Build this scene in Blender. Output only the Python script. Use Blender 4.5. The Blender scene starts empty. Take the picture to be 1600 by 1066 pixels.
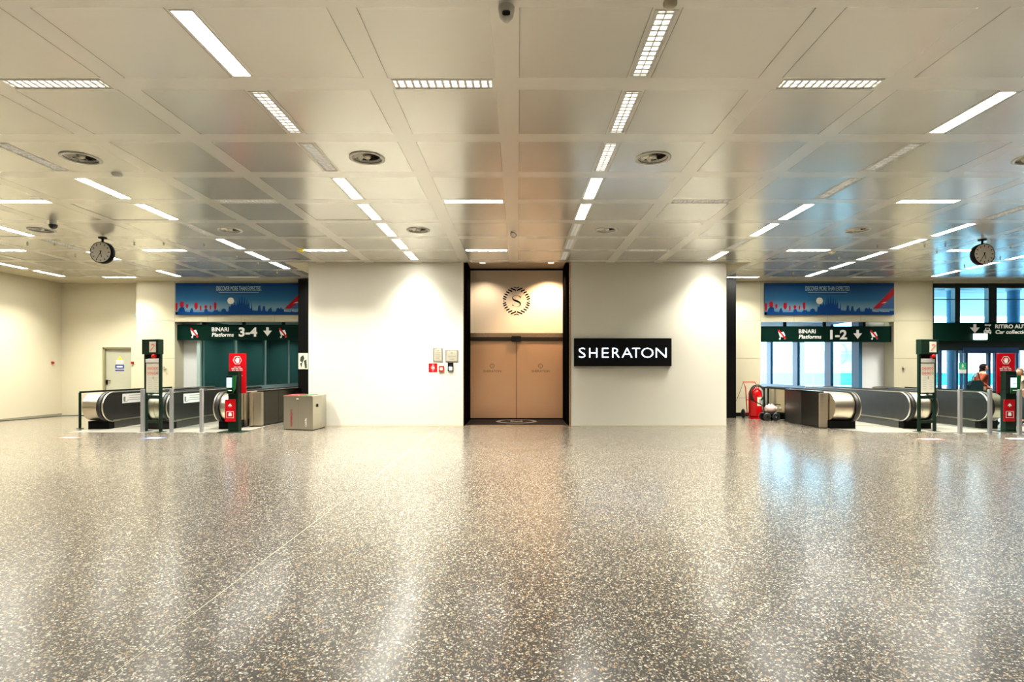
import bpy, bmesh, math, random
from mathutils import Vector, Matrix
random.seed(7)
SC = bpy.context.scene
COL = SC.collection
PI = math.pi

# ------------------------------------------------------------------ camera
F = 866.0                      # focal length in pixels of the 1600 px frame
VX, VY = 808.5, 577.0          # where the lengthwise ceiling lines meet
EYE = 1.6                      # eye height
CZ = 4.6                       # ceiling height
cam_d = bpy.data.cameras.new('camera')
cam_d.sensor_width = 36.0
cam_d.lens = F / 1600 * 36
cam_d.shift_x = (800 - VX) / 1600
cam_d.shift_y = (VY - 533) / 1600
cam_d.clip_end = 400
cam = bpy.data.objects.new('camera', cam_d)
cam.location = (0, 0, EYE)
cam.rotation_euler = (PI / 2, 0, 0)
COL.objects.link(cam)
SC.camera = cam

# ------------------------------------------------------------------ daylight, exposure
SC.view_settings.view_transform = 'Standard'
SC.view_settings.look = 'None'
SC.view_settings.gamma = 1
SC.view_settings.use_curve_mapping = False
SC.view_settings.exposure = 0.38
w = bpy.data.worlds.new('overcast_sky')
SC.world = w
w.use_nodes = True
bg = w.node_tree.nodes['Background']
bg.inputs[0].default_value = (0.80, 0.92, 1.0, 1)
bg.inputs[1].default_value = 7.0
LAMP_W = 40.0                  # watts of a lit ceiling fixture
LAMP_COL = (1.0, 0.965, 0.84)
SPREAD = math.radians(108)
SC.cycles.max_bounces = 8
SC.cycles.diffuse_bounces = 4
SC.cycles.glossy_bounces = 4
SC.cycles.transparent_max_bounces = 12
SC.cycles.sample_clamp_indirect = 6
SC.cycles.caustics_reflective = False
SC.cycles.caustics_refractive = False
SC.cycles.use_denoising = True


def area_lamp(name, loc, sx, sy, watts, col=LAMP_COL, spread=SPREAD, rot=(0, 0, 0), parent=None):
    l = bpy.data.lights.new(name, 'AREA')
    l.shape = 'RECTANGLE'
    l.size, l.size_y = sx, sy
    l.energy = watts
    l.color = col
    l.spread = spread
    o = bpy.data.objects.new(name, l)
    o.location = loc
    o.rotation_euler = rot
    COL.objects.link(o)
    if parent:
        o.parent = parent
    return o


# ------------------------------------------------------------------ materials
M = {}


def principled(name, col, rough=0.5, metal=0.0, spec=0.5, emit=None, estr=0.0, coat=0.0):
    m = bpy.data.materials.new(name)
    m.use_nodes = True
    b = m.node_tree.nodes['Principled BSDF']
    b.inputs['Base Color'].default_value = (*col, 1)
    b.inputs['Roughness'].default_value = rough
    b.inputs['Metallic'].default_value = metal
    b.inputs['Specular IOR Level'].default_value = spec
    b.inputs['Coat Weight'].default_value = coat
    if emit:
        b.inputs['Emission Color'].default_value = (*emit, 1)
        b.inputs['Emission Strength'].default_value = estr
    M[name] = m
    return m


def nodes(m):
    return m.node_tree.nodes, m.node_tree.links, m.node_tree.nodes['Principled BSDF']


def mottle(name, scale, amount, stretch=(1, 1, 1), rough_amt=0.0, bump=0.0):
    """slow procedural variation of colour (dust, brushing) on an existing material"""
    m = M[name]
    n, l, b = nodes(m)
    tc = n.new('ShaderNodeTexCoord')
    mp = n.new('ShaderNodeMapping')
    mp.inputs['Scale'].default_value = stretch
    l.new(tc.outputs['Object'], mp.inputs[0])
    ns = n.new('ShaderNodeTexNoise')
    ns.inputs['Scale'].default_value = scale
    ns.inputs['Detail'].default_value = 4
    l.new(mp.outputs[0], ns.inputs['Vector'])
    base = b.inputs['Base Color'].default_value[:]
    mx = n.new('ShaderNodeMix')
    mx.data_type = 'RGBA'
    mx.inputs[6].default_value = tuple(c * (1 - amount) for c in base[:3]) + (1,)
    mx.inputs[7].default_value = tuple(min(1, c * (1 + amount)) for c in base[:3]) + (1,)
    l.new(ns.outputs[0], mx.inputs[0])
    l.new(mx.outputs[2], b.inputs['Base Color'])
    if rough_amt:
        r = b.inputs['Roughness'].default_value
        mr = n.new('ShaderNodeMapRange')
        mr.inputs[3].default_value = r - rough_amt
        mr.inputs[4].default_value = r + rough_amt
        l.new(ns.outputs[0], mr.inputs[0])
        l.new(mr.outputs[0], b.inputs['Roughness'])
    if bump:
        bp = n.new('ShaderNodeBump')
        bp.inputs['Strength'].default_value = bump
        bp.inputs['Distance'].default_value = 0.01
        l.new(ns.outputs[0], bp.inputs['Height'])
        l.new(bp.outputs[0], b.inputs['Normal'])
    return m


principled('wall_paint_warm', (0.60, 0.55, 0.41), 0.6); mottle('wall_paint_warm', 1.3, 0.03)
principled('wall_paint', (0.62, 0.60, 0.52), 0.6); mottle('wall_paint', 1.3, 0.025)
principled('cladding', (0.58, 0.54, 0.39), 0.35); mottle('cladding', 2.0, 0.03)
principled('joint', (0.25, 0.24, 0.18), 0.7)
principled('ceiling_strip', (0.92, 0.90, 0.84), 0.30, 0.30, coat=0.6); mottle('ceiling_strip', 0.6, 0.03)
principled('ceiling_panel', (0.78, 0.765, 0.71), 0.24, 0.45, coat=0.6); mottle('ceiling_panel', 0.8, 0.05, rough_amt=0.03)
for nm_ in ('ceiling_strip', 'ceiling_panel'):
    M[nm_].node_tree.nodes['Principled BSDF'].inputs['Coat IOR'].default_value = 2.15
    M[nm_].node_tree.nodes['Principled BSDF'].inputs['Coat Roughness'].default_value = 0.20
principled('jamb_black', (0.003, 0.003, 0.003), 0.6, spec=0.0)
principled('gap', (0.10, 0.09, 0.06), 0.6)
principled('white_metal', (0.85, 0.84, 0.80), 0.35)
principled('louvre_metal', (0.88, 0.88, 0.85), 0.35, 0.2)
principled('tube_lit', (1, 1, 1), 0.4, emit=(1.0, 0.965, 0.87), estr=27)
principled('tube_soft', (1, 1, 1), 0.4, emit=(1.0, 0.95, 0.85), estr=4)
principled('tube_off_glow', (0.75, 0.74, 0.72), 0.4, emit=(1.0, 0.93, 0.86), estr=0.9)  # reflector of an unlit fixture, given a faint glow so it looks white
principled('beige_plastic', (0.80, 0.72, 0.55), 0.4)
principled('dark_vent', (0.07, 0.065, 0.05), 0.5)
principled('vent_metal', (0.55, 0.52, 0.43), 0.35, 0.6)
principled('black', (0.004, 0.004, 0.004), 0.5, spec=0.06)
principled('black_gloss', (0.010, 0.010, 0.011), 0.12)
principled('rubber', (0.012, 0.012, 0.012), 0.42)
principled('dark_green', (0.006, 0.018, 0.011), 0.4, spec=0.12)
principled('sign_green', (0.002, 0.016, 0.011), 0.45, spec=0.05)
principled('white_print', (0.86, 0.86, 0.82), 0.5, emit=(1, 0.98, 0.9), estr=0.06)
principled('steel', (0.62, 0.56, 0.46), 0.30, 1.0); mottle('steel', 3.0, 0.08, (1, 1, 12), 0.05)
principled('steel_bright', (0.76, 0.68, 0.54), 0.28, 1.0)
principled('steel_panel', (0.13, 0.13, 0.12), 0.34, 0.9); mottle('steel_panel', 6.0, 0.10, (1, 1, 1), 0.04)
principled('steel_dark', (0.05, 0.047, 0.04), 0.25, 0.8)
principled('steel_bin', (0.46, 0.43, 0.35), 0.32, 0.9); mottle('steel_bin', 4.0, 0.06, (14, 1, 1), 0.04)
principled('grey_post', (0.34, 0.34, 0.34), 0.4, 0.4)
principled('red', (0.50, 0.004, 0.010), 0.4, spec=0.1)
principled('red_gloss', (0.55, 0.004, 0.006), 0.15)
principled('dark_red', (0.30, 0.01, 0.012), 0.4)
principled('scanner_green', (0.006, 0.10, 0.022), 0.3)
principled('screen_blue', (0.1, 0.3, 0.5), 0.2, emit=(0.45, 0.80, 1.0), estr=2.4)
principled('screen_white', (0.4, 0.5, 0.6), 0.2, emit=(0.72, 0.88, 1.0), estr=2.0)
principled('copper', (0.78, 0.46, 0.27), 0.32, 0.6); mottle('copper', 2.0, 0.04, (1, 1, 1), 0.04)
principled('copper_lit', (0.95, 0.78, 0.60), 0.42, 0.2)  # the doors' copper, paled to carry the downlight on the emblem panel
principled('copper_trim', (0.60, 0.40, 0.26), 0.25, 0.9)
principled('bronze_dark', (0.04, 0.028, 0.018), 0.3, 0.6)
principled('brown_print', (0.20, 0.09, 0.045), 0.5)
principled('mat_black', (0.008, 0.006, 0.006), 0.8, spec=0.1)
principled('mat_grey', (0.16, 0.14, 0.13), 0.7)
principled('mat_light', (0.42, 0.34, 0.30), 0.6)
principled('recess_soffit', (0.42, 0.34, 0.25), 0.4, 0.3)
principled('letter_lit', (1, 1, 1), 0.4, emit=(0.70, 0.85, 1.0), estr=7)
principled('downlight_warm', (1, 1, 1), 0.4, emit=(1.0, 0.72, 0.42), estr=9)
principled('downlight_cool', (1, 1, 1), 0.4, emit=(1.0, 0.93, 0.82), estr=4)
principled('plaque', (0.55, 0.52, 0.42), 0.35, 0.4)
principled('plaque_edge', (0.34, 0.32, 0.27), 0.35, 0.5)
principled('plaque_print', (0.22, 0.21, 0.17), 0.5)
principled('door_paint', (0.40, 0.40, 0.31), 0.45)
principled('door_frame', (0.28, 0.25, 0.14), 0.45)
principled('yellow', (0.85, 0.68, 0.02), 0.5)
principled('blue_print', (0.03, 0.05, 0.30), 0.5)
principled('pale_print', (0.80, 0.80, 0.78), 0.5)
principled('landing', (0.27, 0.26, 0.22), 0.35, 0.2); mottle('landing', 30, 0.06)
principled('step_metal', (0.22, 0.22, 0.21), 0.4, 0.7)
principled('floor_red', (0.75, 0.12, 0.10), 0.5)
principled('floor_blue', (0.05, 0.10, 0.35), 0.5)
principled('teal_wall', (0.32, 0.42, 0.40), 0.5)
principled('facade_black', (0.008, 0.016, 0.016), 0.3)
principled('frame_blue', (0.010, 0.035, 0.10), 0.35)
principled('outside_white', (0.85, 0.88, 0.90), 0.6)
principled('outside_grey', (0.45, 0.52, 0.56), 0.5)
principled('outside_column', (0.03, 0.16, 0.30), 0.5)
principled('tube_metal', (0.55, 0.62, 0.66), 0.3, 0.8)
principled('teal_glass', (0.02, 0.30, 0.34), 0.15)
principled('exit_green', (0.01, 0.25, 0.10), 0.4, emit=(0.02, 0.5, 0.2), estr=0.25)
principled('sign_lit', (1, 1, 1), 0.4, emit=(0.80, 1.0, 0.95), estr=5)
principled('skin', (0.50, 0.27, 0.18), 0.5)
principled('hair_black', (0.006, 0.005, 0.005), 0.6, spec=0.1)
principled('hair_fair', (0.20, 0.13, 0.08), 0.6, spec=0.2)
principled('jacket_rust', (0.22, 0.045, 0.02), 0.8, spec=0.2)
principled('shirt_olive', (0.11, 0.11, 0.05), 0.8)
principled('trousers', (0.015, 0.03, 0.045), 0.8)
principled('top_beige', (0.36, 0.31, 0.25), 0.8)
principled('bag_teal', (0.004, 0.020, 0.024), 0.6, spec=0.15)
principled('tank_pink', (0.62, 0.42, 0.38), 0.3)
principled('poster_dark', (0.03, 0.05, 0.03), 0.5)
principled('clock_face', (0.78, 0.75, 0.66), 0.5)
principled('cream_paper', (0.72, 0.70, 0.58), 0.5)
principled('pink_print', (0.70, 0.22, 0.20), 0.5)

# terrazzo floor ---------------------------------------------------
m = principled('terrazzo', (0.2, 0.19, 0.17), 0.32, spec=0.15, coat=1.0)
m.node_tree.nodes['Principled BSDF'].inputs['Coat Roughness'].default_value = 0.21
n, l, b = nodes(m)
tc = n.new('ShaderNodeTexCoord')
def vor(scale, feature='F1'):
    v = n.new('ShaderNodeTexVoronoi')
    v.feature = feature
    v.inputs['Scale'].default_value = scale
    l.new(tc.outputs['Object'], v.inputs['Vector'])
    return v
v1 = vor(74)
e1 = vor(74, 'DISTANCE_TO_EDGE')
v2 = vor(150)
sep = n.new('ShaderNodeSeparateColor'); l.new(v1.outputs['Color'], sep.inputs[0])
r1 = n.new('ShaderNodeValToRGB'); l.new(sep.outputs[0], r1.inputs[0])
r1.color_ramp.interpolation = 'CONSTANT'
els = r1.color_ramp.elements
els[0].position = 0.0; els[0].color = (0.018, 0.015, 0.013, 1)
els[1].position = 0.38; els[1].color = (0.045, 0.038, 0.032, 1)
for p, c in ((0.56, (0.12, 0.10, 0.08, 1)), (0.66, (0.42, 0.37, 0.28, 1)), (0.76, (0.42, 0.26, 0.11, 1)),
             (0.84, (0.62, 0.57, 0.46, 1)), (0.93, (0.80, 0.76, 0.67, 1))):
    e = els.new(p); e.color = c
sep2 = n.new('ShaderNodeSeparateColor'); l.new(v2.outputs['Color'], sep2.inputs[0])
r2 = n.new('ShaderNodeValToRGB'); l.new(sep2.outputs[1], r2.inputs[0])
r2.color_ramp.interpolation = 'CONSTANT'
els = r2.color_ramp.elements
els[0].position = 0.0; els[0].color = (0.015, 0.013, 0.012, 1)
els[1].position = 0.62; els[1].color = (0.05, 0.043, 0.036, 1)
e = els.new(0.84); e.color = (0.40, 0.36, 0.29, 1)
st = n.new('ShaderNodeMath'); st.operation = 'GREATER_THAN'; st.inputs[1].default_value = 0.0016 * 74
l.new(e1.outputs['Distance'], st.inputs[0])
mx = n.new('ShaderNodeMix'); mx.data_type = 'RGBA'
l.new(st.outputs[0], mx.inputs[0]); l.new(r2.outputs[0], mx.inputs[6]); l.new(r1.outputs[0], mx.inputs[7])
l.new(mx.outputs[2], b.inputs['Base Color'])
ns = n.new('ShaderNodeTexNoise'); ns.inputs['Scale'].default_value = 0.7; ns.inputs['Detail'].default_value = 3
l.new(tc.outputs['Object'], ns.inputs['Vector'])
mr = n.new('ShaderNodeMapRange'); mr.inputs[3].default_value = 0.32; mr.inputs[4].default_value = 0.38
l.new(ns.outputs[0], mr.inputs[0]); l.new(mr.outputs[0], b.inputs['Roughness'])


def glass(name, tint, gloss=1.0, rough=0.02):
    m = bpy.data.materials.new(name)
    m.use_nodes = True
    n, l = m.node_tree.nodes, m.node_tree.links
    n.clear()
    out = n.new('ShaderNodeOutputMaterial')
    tr = n.new('ShaderNodeBsdfTransparent'); tr.inputs[0].default_value = (*tint, 1)
    gl = n.new('ShaderNodeBsdfGlossy'); gl.inputs['Roughness'].default_value = rough
    fr = n.new('ShaderNodeFresnel')
    ge = n.new('ShaderNodeNewGeometry')
    io = n.new('ShaderNodeMapRange'); io.inputs[3].default_value = 1.45; io.inputs[4].default_value = 1 / 1.45
    l.new(ge.outputs['Backfacing'], io.inputs[0]); l.new(io.outputs[0], fr.inputs[0])
    ml = n.new('ShaderNodeMath'); ml.operation = 'MULTIPLY'; ml.inputs[1].default_value = gloss
    mix = n.new('ShaderNodeMixShader')
    l.new(fr.outputs[0], ml.inputs[0]); l.new(ml.outputs[0], mix.inputs[0])
    l.new(tr.outputs[0], mix.inputs[1]); l.new(gl.outputs[0], mix.inputs[2]); l.new(mix.outputs[0], out.inputs[0])
    M[name] = m
glass('window_glass', (0.60, 0.88, 0.98))
glass('clear_glass', (0.90, 0.96, 0.96))
glass('teal_pane', (0.42, 0.62, 0.60), 0.8, 0.05)
glass('rail_glass', (0.10, 0.62, 0.70), 0.6)


def ramp_z(name, z0, z1, stops):
    """a printed colour gradient along the height of a poster"""
    m = principled(name, (1, 1, 1), 0.45, spec=0.1)
    n, l, b = nodes(m)
    tc = n.new('ShaderNodeTexCoord'); sx = n.new('ShaderNodeSeparateXYZ')
    l.new(tc.outputs['Object'], sx.inputs[0])
    mr = n.new('ShaderNodeMapRange'); mr.inputs[1].default_value = z0; mr.inputs[2].default_value = z1
    l.new(sx.outputs[2], mr.inputs[0])
    r = n.new('ShaderNodeValToRGB'); l.new(mr.outputs[0], r.inputs[0])
    r.color_ramp.elements[0].position = stops[0][0]; r.color_ramp.elements[0].color = (*stops[0][1], 1)
    r.color_ramp.elements[1].position = stops[-1][0]; r.color_ramp.elements[1].color = (*stops[-1][1], 1)
    for p, c in stops[1:-1]:
        e = r.color_ramp.elements.new(p); e.color = (*c, 1)
    l.new(r.outputs[0], b.inputs['Base Color'])


ramp_z('banner_sky', 0.0, 1.1, [(0, (0.02, 0.10, 0.32)), (0.2, (0.16, 0.30, 0.38)), (0.45, (0.025, 0.13, 0.28)), (1, (0.003, 0.035, 0.16))])
principled('banner_blue', (0.003, 0.045, 0.19), 0.45, spec=0.1)
principled('banner_mid', (0.010, 0.075, 0.22), 0.45)
principled('banner_red', (0.36, 0.008, 0.02), 0.45, spec=0.1)
principled('banner_text', (0.48, 0.66, 0.72), 0.45)
principled('banner_moon', (0.70, 0.68, 0.58), 0.45)


# ------------------------------------------------------------------ geometry helpers
def X(px, d): return (px - VX) * d / F
def Z(py, d): return EYE + (VY - py) * d / F
def DF(py): return EYE * F / (py - VY)          # depth of a floor point


class MB:
    """collects shapes into one mesh"""
    def __init__(self):
        self.v, self.f, self.mi, self.sm = [], [], [], []

    def _add(self, vs, fs, mi=0, smooth=False):
        o = len(self.v)
        self.v += [tuple(p) for p in vs]
        self.f += [tuple(o + i for i in f) for f in fs]
        self.mi += [mi] * len(fs)
        self.sm += [smooth] * len(fs)
        return self

    def box(self, x0, x1, y0, y1, z0, z1, mi=0):
        vs = [(x, y, z) for x in (x0, x1) for y in (y0, y1) for z in (z0, z1)]
        return self._add(vs, [(0, 1, 3, 2), (4, 6, 7, 5), (0, 4, 5, 1), (2, 3, 7, 6), (0, 2, 6, 4), (1, 5, 7, 3)], mi)

    def quad(self, a, b, c, d, mi=0):
        return self._add([a, b, c, d], [(0, 1, 2, 3)], mi)

    def prism(self, poly, axis, a0, a1, mi=0, smooth=False):
        """poly: 2D points in the plane across axis; extruded a0..a1"""
        def P(p, a):
            return {'x': (a, p[0], p[1]), 'y': (p[0], a, p[1]), 'z': (p[0], p[1], a)}[axis]
        k = len(poly)
        vs = [P(p, a0) for p in poly] + [P(p, a1) for p in poly]
        self._add(vs, [tuple(range(k)), tuple(range(2 * k - 1, k - 1, -1))], mi)
        self._add(vs, [(i, k + i, k + (i + 1) % k, (i + 1) % k) for i in range(k)], mi, smooth)
        return self

    def lathe(self, prof, c, axis='z', seg=32, mi=0, smooth=True):
        vs, fs = [], []
        for (r, h) in prof:
            for i in range(seg):
                t = 2 * PI * i / seg
                u, w_ = r * math.cos(t), r * math.sin(t)
                p = {'z': (u, w_, h), 'y': (u, h, w_), 'x': (h, u, w_)}[axis]
                vs.append((c[0] + p[0], c[1] + p[1], c[2] + p[2]))
        for j in range(len(prof) - 1):
            for i in range(seg):
                a, b_ = j * seg + i, j * seg + (i + 1) % seg
                fs.append((a, b_, b_ + seg, a + seg))
        return self._add(vs, fs, mi, smooth)

    def cyl(self, c, r, h, axis='z', seg=24, mi=0):
        return self.lathe([(0.0001, 0), (r, 0), (r, 0.0001), (r, h - 0.0001), (r, h), (0.0001, h)], c, axis, seg, mi, False)

    def tube(self, pts, r, seg=10, mi=0, smooth=True):
        pts = [Vector(p) for p in pts]
        rings = []
        prev = None
        for i, p in enumerate(pts):
            a = pts[max(0, i - 1)]; b_ = pts[min(len(pts) - 1, i + 1)]
            t = (b_ - a).normalized()
            up = prev if prev else (Vector((0, 0, 1)) if abs(t.z) < 0.9 else Vector((1, 0, 0)))
            s = t.cross(up).normalized(); u = s.cross(t).normalized(); prev = u
            rr = r[i] if isinstance(r, (list, tuple)) else r
            rings.append([p + s * (rr * math.cos(2 * PI * k / seg)) + u * (rr * math.sin(2 * PI * k / seg)) for k in range(seg)])
        vs = [q for ring in rings for q in ring]
        fs = []
        for j in range(len(rings) - 1):
            for k in range(seg):
                a, b_ = j * seg + k, j * seg + (k + 1) % seg
                fs.append((a, b_, b_ + seg, a + seg))
        self._add(vs, fs, mi, smooth)
        self._add(rings[0], [tuple(range(seg))[::-1]], mi)
        self._add(rings[-1], [tuple(range(seg))], mi)
        return self

    def bar(self, a, b_, w_, h=None, mi=0):
        """square bar between two points"""
        a, b_ = Vector(a), Vector(b_)
        h = h or w_
        t = (b_ - a).normalized()
        up = Vector((0, 0, 1)) if abs(t.z) < 0.9 else Vector((0, 1, 0))
        s = t.cross(up).normalized() * w_ / 2; u = s.cross(t).normalized() * h / 2
        vs = [p + i * s + j * u for p in (a, b_) for i, j in ((-1, -1), (1, -1), (1, 1), (-1, 1))]
        return self._add(vs, [(3, 2, 1, 0), (4, 5, 6, 7), (0, 1, 5, 4), (1, 2, 6, 5), (2, 3, 7, 6), (3, 0, 4, 7)], mi)

    def build(self, name, mats, parent=None, bevel=0, world=False):
        me = bpy.data.meshes.new(name)
        vs = self.v
        if world and parent:
            q = Vector((0, 0, 0)); up_ = parent
            while up_: q = q + up_.location; up_ = up_.parent
            vs = [(x - q.x, y - q.y, z - q.z) for x, y, z in vs]
        me.from_pydata(vs, [], self.f)
        if not isinstance(mats, (list, tuple)):
            mats = [mats]
        for mm in mats:
            me.materials.append(M[mm] if isinstance(mm, str) else mm)
        me.polygons.foreach_set('material_index', self.mi)
        me.polygons.foreach_set('use_smooth', self.sm)
        bm = bmesh.new(); bm.from_mesh(me)
        bmesh.ops.recalc_face_normals(bm, faces=bm.faces)
        bm.to_mesh(me); bm.free()
        me.update()
        o = bpy.data.objects.new(name, me)
        COL.objects.link(o)
        if parent:
            o.parent = parent
        if bevel:
            bv = o.modifiers.new('bevel', 'BEVEL'); bv.width = bevel; bv.segments = 2; bv.limit_method = 'ANGLE'
        return o


def tag(o, label=None, cat=None, group=None, kind=None):
    if label: o['label'] = label
    if cat: o['category'] = cat
    if group: o['group'] = group
    if kind: o['kind'] = kind
    return o


def thing(name, label, cat, loc=(0, 0, 0), rotz=0, group=None):
    o = bpy.data.objects.new(name, None)
    o.empty_display_size = 0.1
    COL.objects.link(o)
    o.location = loc
    o.rotation_euler = (0, 0, rotz)
    return tag(o, label, cat, group)


def struct(name, mb, mats, bevel=0):
    return tag(mb.build(name, mats, bevel=bevel), kind='structure')


def copy_tree(o, parent=None):
    c = o.copy()
    COL.objects.link(c)
    if parent: c.parent = parent
    for ch in list(o.children):
        copy_tree(ch, c)
    return c


def text_verts(s, bold=0.0, res=3):
    cu = bpy.data.curves.new('t', 'FONT')
    cu.body = s
    cu.resolution_u = res
    cu.offset = bold
    o = bpy.data.objects.new('t', cu)
    COL.objects.link(o)
    bpy.context.view_layer.update()
    me = bpy.data.meshes.new_from_object(o)
    vs = [v.co.copy() for v in me.vertices]
    fs = [tuple(p.vertices) for p in me.polygons]
    bpy.data.objects.remove(o)
    bpy.data.curves.remove(cu)
    bpy.data.meshes.remove(me)
    return vs, fs


def add_text(mb, s, x0, x1, z0, z1, y, bold=0.0, shear=0.0, mi=0, depth=0.0, place=None, caps=True):
    """lettering in the box x0..x1, z0..z1 facing the camera at depth y (z0 = baseline, z1 = cap height)"""
    vs, fs = text_verts(s, bold)
    mx0 = min(v.x for v in vs); mx1 = max(v.x for v in vs)
    base, cap = 0.0, 0.729
    out = []
    for v in vs:
        zz = (v.y - base) / (cap - base)
        xx = (v.x - mx0) / (mx1 - mx0)
        out.append(Vector((x0 + xx * (x1 - x0) + shear * zz * (z1 - z0), y, z0 + zz * (z1 - z0))))
    if place: out = [place(p) for p in out]
    if depth:
        k = len(out)
        back = [p + Vector((0, depth, 0)) for p in out]
        mb._add(out, fs, mi)
        ed = {}
        for f in fs:
            for i in range(len(f)):
                a, b_ = f[i], f[(i + 1) % len(f)]
                ed[(a, b_)] = 1
        side = [(a, b_) for (a, b_) in ed if (b_, a) not in ed]
        mb._add(out + back, [(a, b_, b_ + k, a + k) for a, b_ in side], mi)
    else:
        mb._add(out, fs, mi)
    return mb


def disc(mb, cx, cz, r, y, seg=24, mi=0, r0=0.0):
    if r0:
        a = [(cx + r * math.cos(2 * PI * i / seg), y, cz + r * math.sin(2 * PI * i / seg)) for i in range(seg)]
        b_ = [(cx + r0 * math.cos(2 * PI * i / seg), y, cz + r0 * math.sin(2 * PI * i / seg)) for i in range(seg)]
        mb._add(a + b_, [(i, (i + 1) % seg, seg + (i + 1) % seg, seg + i) for i in range(seg)], mi)
    else:
        mb._add([(cx + r * math.cos(2 * PI * i / seg), y, cz + r * math.sin(2 * PI * i / seg)) for i in range(seg)], [tuple(range(seg))], mi)


def flat(mb, pts, y, mi=0):
    mb._add([(p[0], y, p[1]) for p in pts], [tuple(range(len(pts)))], mi)


# ------------------------------------------------------------------ the setting
D1 = 15.57                    # front of the hotel block
BX = 5.87                     # its half width
DW = 18.9                     # portal walls
DC = 18.14                    # end of the metal ceiling
XL, XR, YB = -15.95, 25.0, -11.0
PX0, PX, PY0, PY = -0.105, 1.354, 5.83, 1.36
SW = 0.125                    # half strip width
MLX = -14.9                   # left end of the metal ceiling
WELLS = ((-11.0, -7.95), (9.0, 12.3))

fl = MB()
def frect(x0, x1, y0, y1): fl.box(x0, x1, y0, y1, -0.3, 0.0)
frect(XL - .5, XR, YB, 17.6)
xs = [XL - .5, -11.42, -7.2, 8.3, 13.02, XR]
frect(XL - .5, -11.42, 17.6, 30); frect(-7.2, 8.3, 17.6, 30); frect(13.02, XR, 17.6, 30)
struct('floor', fl, 'terrazzo')
jn = MB(); jn.box(-2.123, -2.117, 1.0, 15.5, 0.0005, 0.0015)
struct('trim_1', jn, 'plaque')

# fixtures that break the ceiling grid
LENGTH = {-2: {-1: 'b', 0: 's', 1: 'o', 2: 'b', 3: 'b', 4: 'b', 5: 'b', 6: 'b'},
          1: {-1: 's', 0: 's', 1: 's', 2: 'b', 3: 'b', 4: 'o', 5: 'o', 6: 'o'},
          4: {0: 'b', 1: 'o', 2: 'o', 3: 'b', 4: 'b', 5: 'o', 6: 'b'},
          -5: {1: 'o', 2: 'b', 3: 'b', 4: 'o', 5: 'b', 6: 'b', 7: 'b'},
          7: {3: 'o', 4: 'b', 5: 'b', 6: 'b', 7: 'b', 8: 'b'},
          -8: {4: 'b', 5: 'o', 6: 'b', 7: 'o', 8: 'b'},
          10: {6: 'b', 7: 'b', 8: 'b'},
          -11: {7: 'b', 8: 'b'}}
CROSS = {0: {-1: 's', 0: 's', 1: 's'}, 3: {-2: 'b', -1: 'o', 0: 'b', 1: 'o', 2: 'b'},
         6: {-3: 'b', -2: 'b', -1: 'b', 0: 'b', 1: 'o', 2: 'b', 3: 'b'}, 9: {-3: 'b', -2: 'o', 2: 'b', 3: 'o'}}
VENTS = [(-2.136, 7.87), (1.926, 7.87), (-6.198, 7.87), (7.342, 7.87),
         (-2.136, 11.95), (1.926, 11.95), (-6.198, 11.95), (-10.26, 11.95), (7.342, 11.95)]
HL, HW = 0.525, 0.1           # half length and half width of a fixture
rowx = lambda k: -14.68 if k == -11 else PX0 + PX * k
bayy = lambda m_: PY0 + PY * (m_ + 0.5)
rects = []
fixtures = []
for k, bays in LENGTH.items():
    for m_, s in bays.items():
        fixtures.append(('L', k, m_, s, rowx(k), bayy(m_)))
        rects.append((rowx(k) - HW, rowx(k) + HW, bayy(m_) - HL, bayy(m_) + HL))
for m_, bays in CROSS.items():
    for j, s in bays.items():
        cx, cy = PX0 + PX * (3 * j - 0.5), PY0 + PY * m_
        fixtures.append(('C', j, m_, s, cx, cy))
        rects.append((cx - HL, cx + HL, cy - HW, cy + HW))
vrects = [(x - .19, x + .19, y - .19, y + .19) for x, y in VENTS]

ce = MB()
strips_x = [PX0 + PX * k for k in range(-12, 20)]
strips_y = [PY0 + PY * k for k in range(-13, 10)]
def ceil_region(x0, x1, y0, y1):
    cx = {x0, x1}; cy = {y0, y1}
    for s in strips_x: cx |= {s - SW, s + SW}
    for s in strips_y: cy |= {s - SW, s + SW}
    for r in rects + vrects:
        cx |= {r[0], r[1]}; cy |= {r[2], r[3]}
    cx = sorted(c for c in cx if x0 <= c <= x1); cy = sorted(c for c in cy if y0 <= c <= y1)
    holes = rects + vrects
    for j in range(len(cy) - 1):
        b0, b1 = cy[j], cy[j + 1]
        if b1 - b0 < 1e-5: continue
        my = (b0 + b1) / 2
        insy = any(abs(my - s) < SW for s in strips_y)
        act = [r for r in holes if r[2] < my < r[3]]
        # merge neighbouring cells of one kind
        run = None
        for i in range(len(cx) - 1):
            a0, a1 = cx[i], cx[i + 1]
            mx_ = (a0 + a1) / 2
            hole = any(r[0] < mx_ < r[1] for r in act)
            k = -1 if hole else (1 if (insy or any(abs(mx_ - s) < SW for s in strips_x)) else 0)
            if run and run[2] == k: run[1] = a1
            else:
                if run and run[2] >= 0: ce.quad((run[0], b0, CZ), (run[1], b0, CZ), (run[1], b1, CZ), (run[0], b1, CZ), run[2])
                run = [a0, a1, k]
        if run and run[2] >= 0: ce.quad((run[0], b0, CZ), (run[1], b0, CZ), (run[1], b1, CZ), (run[0], b1, CZ), run[2])
SOF = 6.55
ceil_region(MLX, XR, YB, D1)
ceil_region(MLX, -SOF, D1, DC)
ceil_region(SOF, XR, D1, DC)
struct('ceiling', ce, ['ceiling_panel', 'ceiling_strip'])
so = MB()                                                # plain painted border and the slab above
so.box(XL - .5, MLX, YB, 19.6, CZ, CZ + .04); so.box(MLX, -BX, DC, 19.6, CZ, CZ + .04); so.box(BX, XR, DC, 19.6, CZ, CZ + .04)
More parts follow.
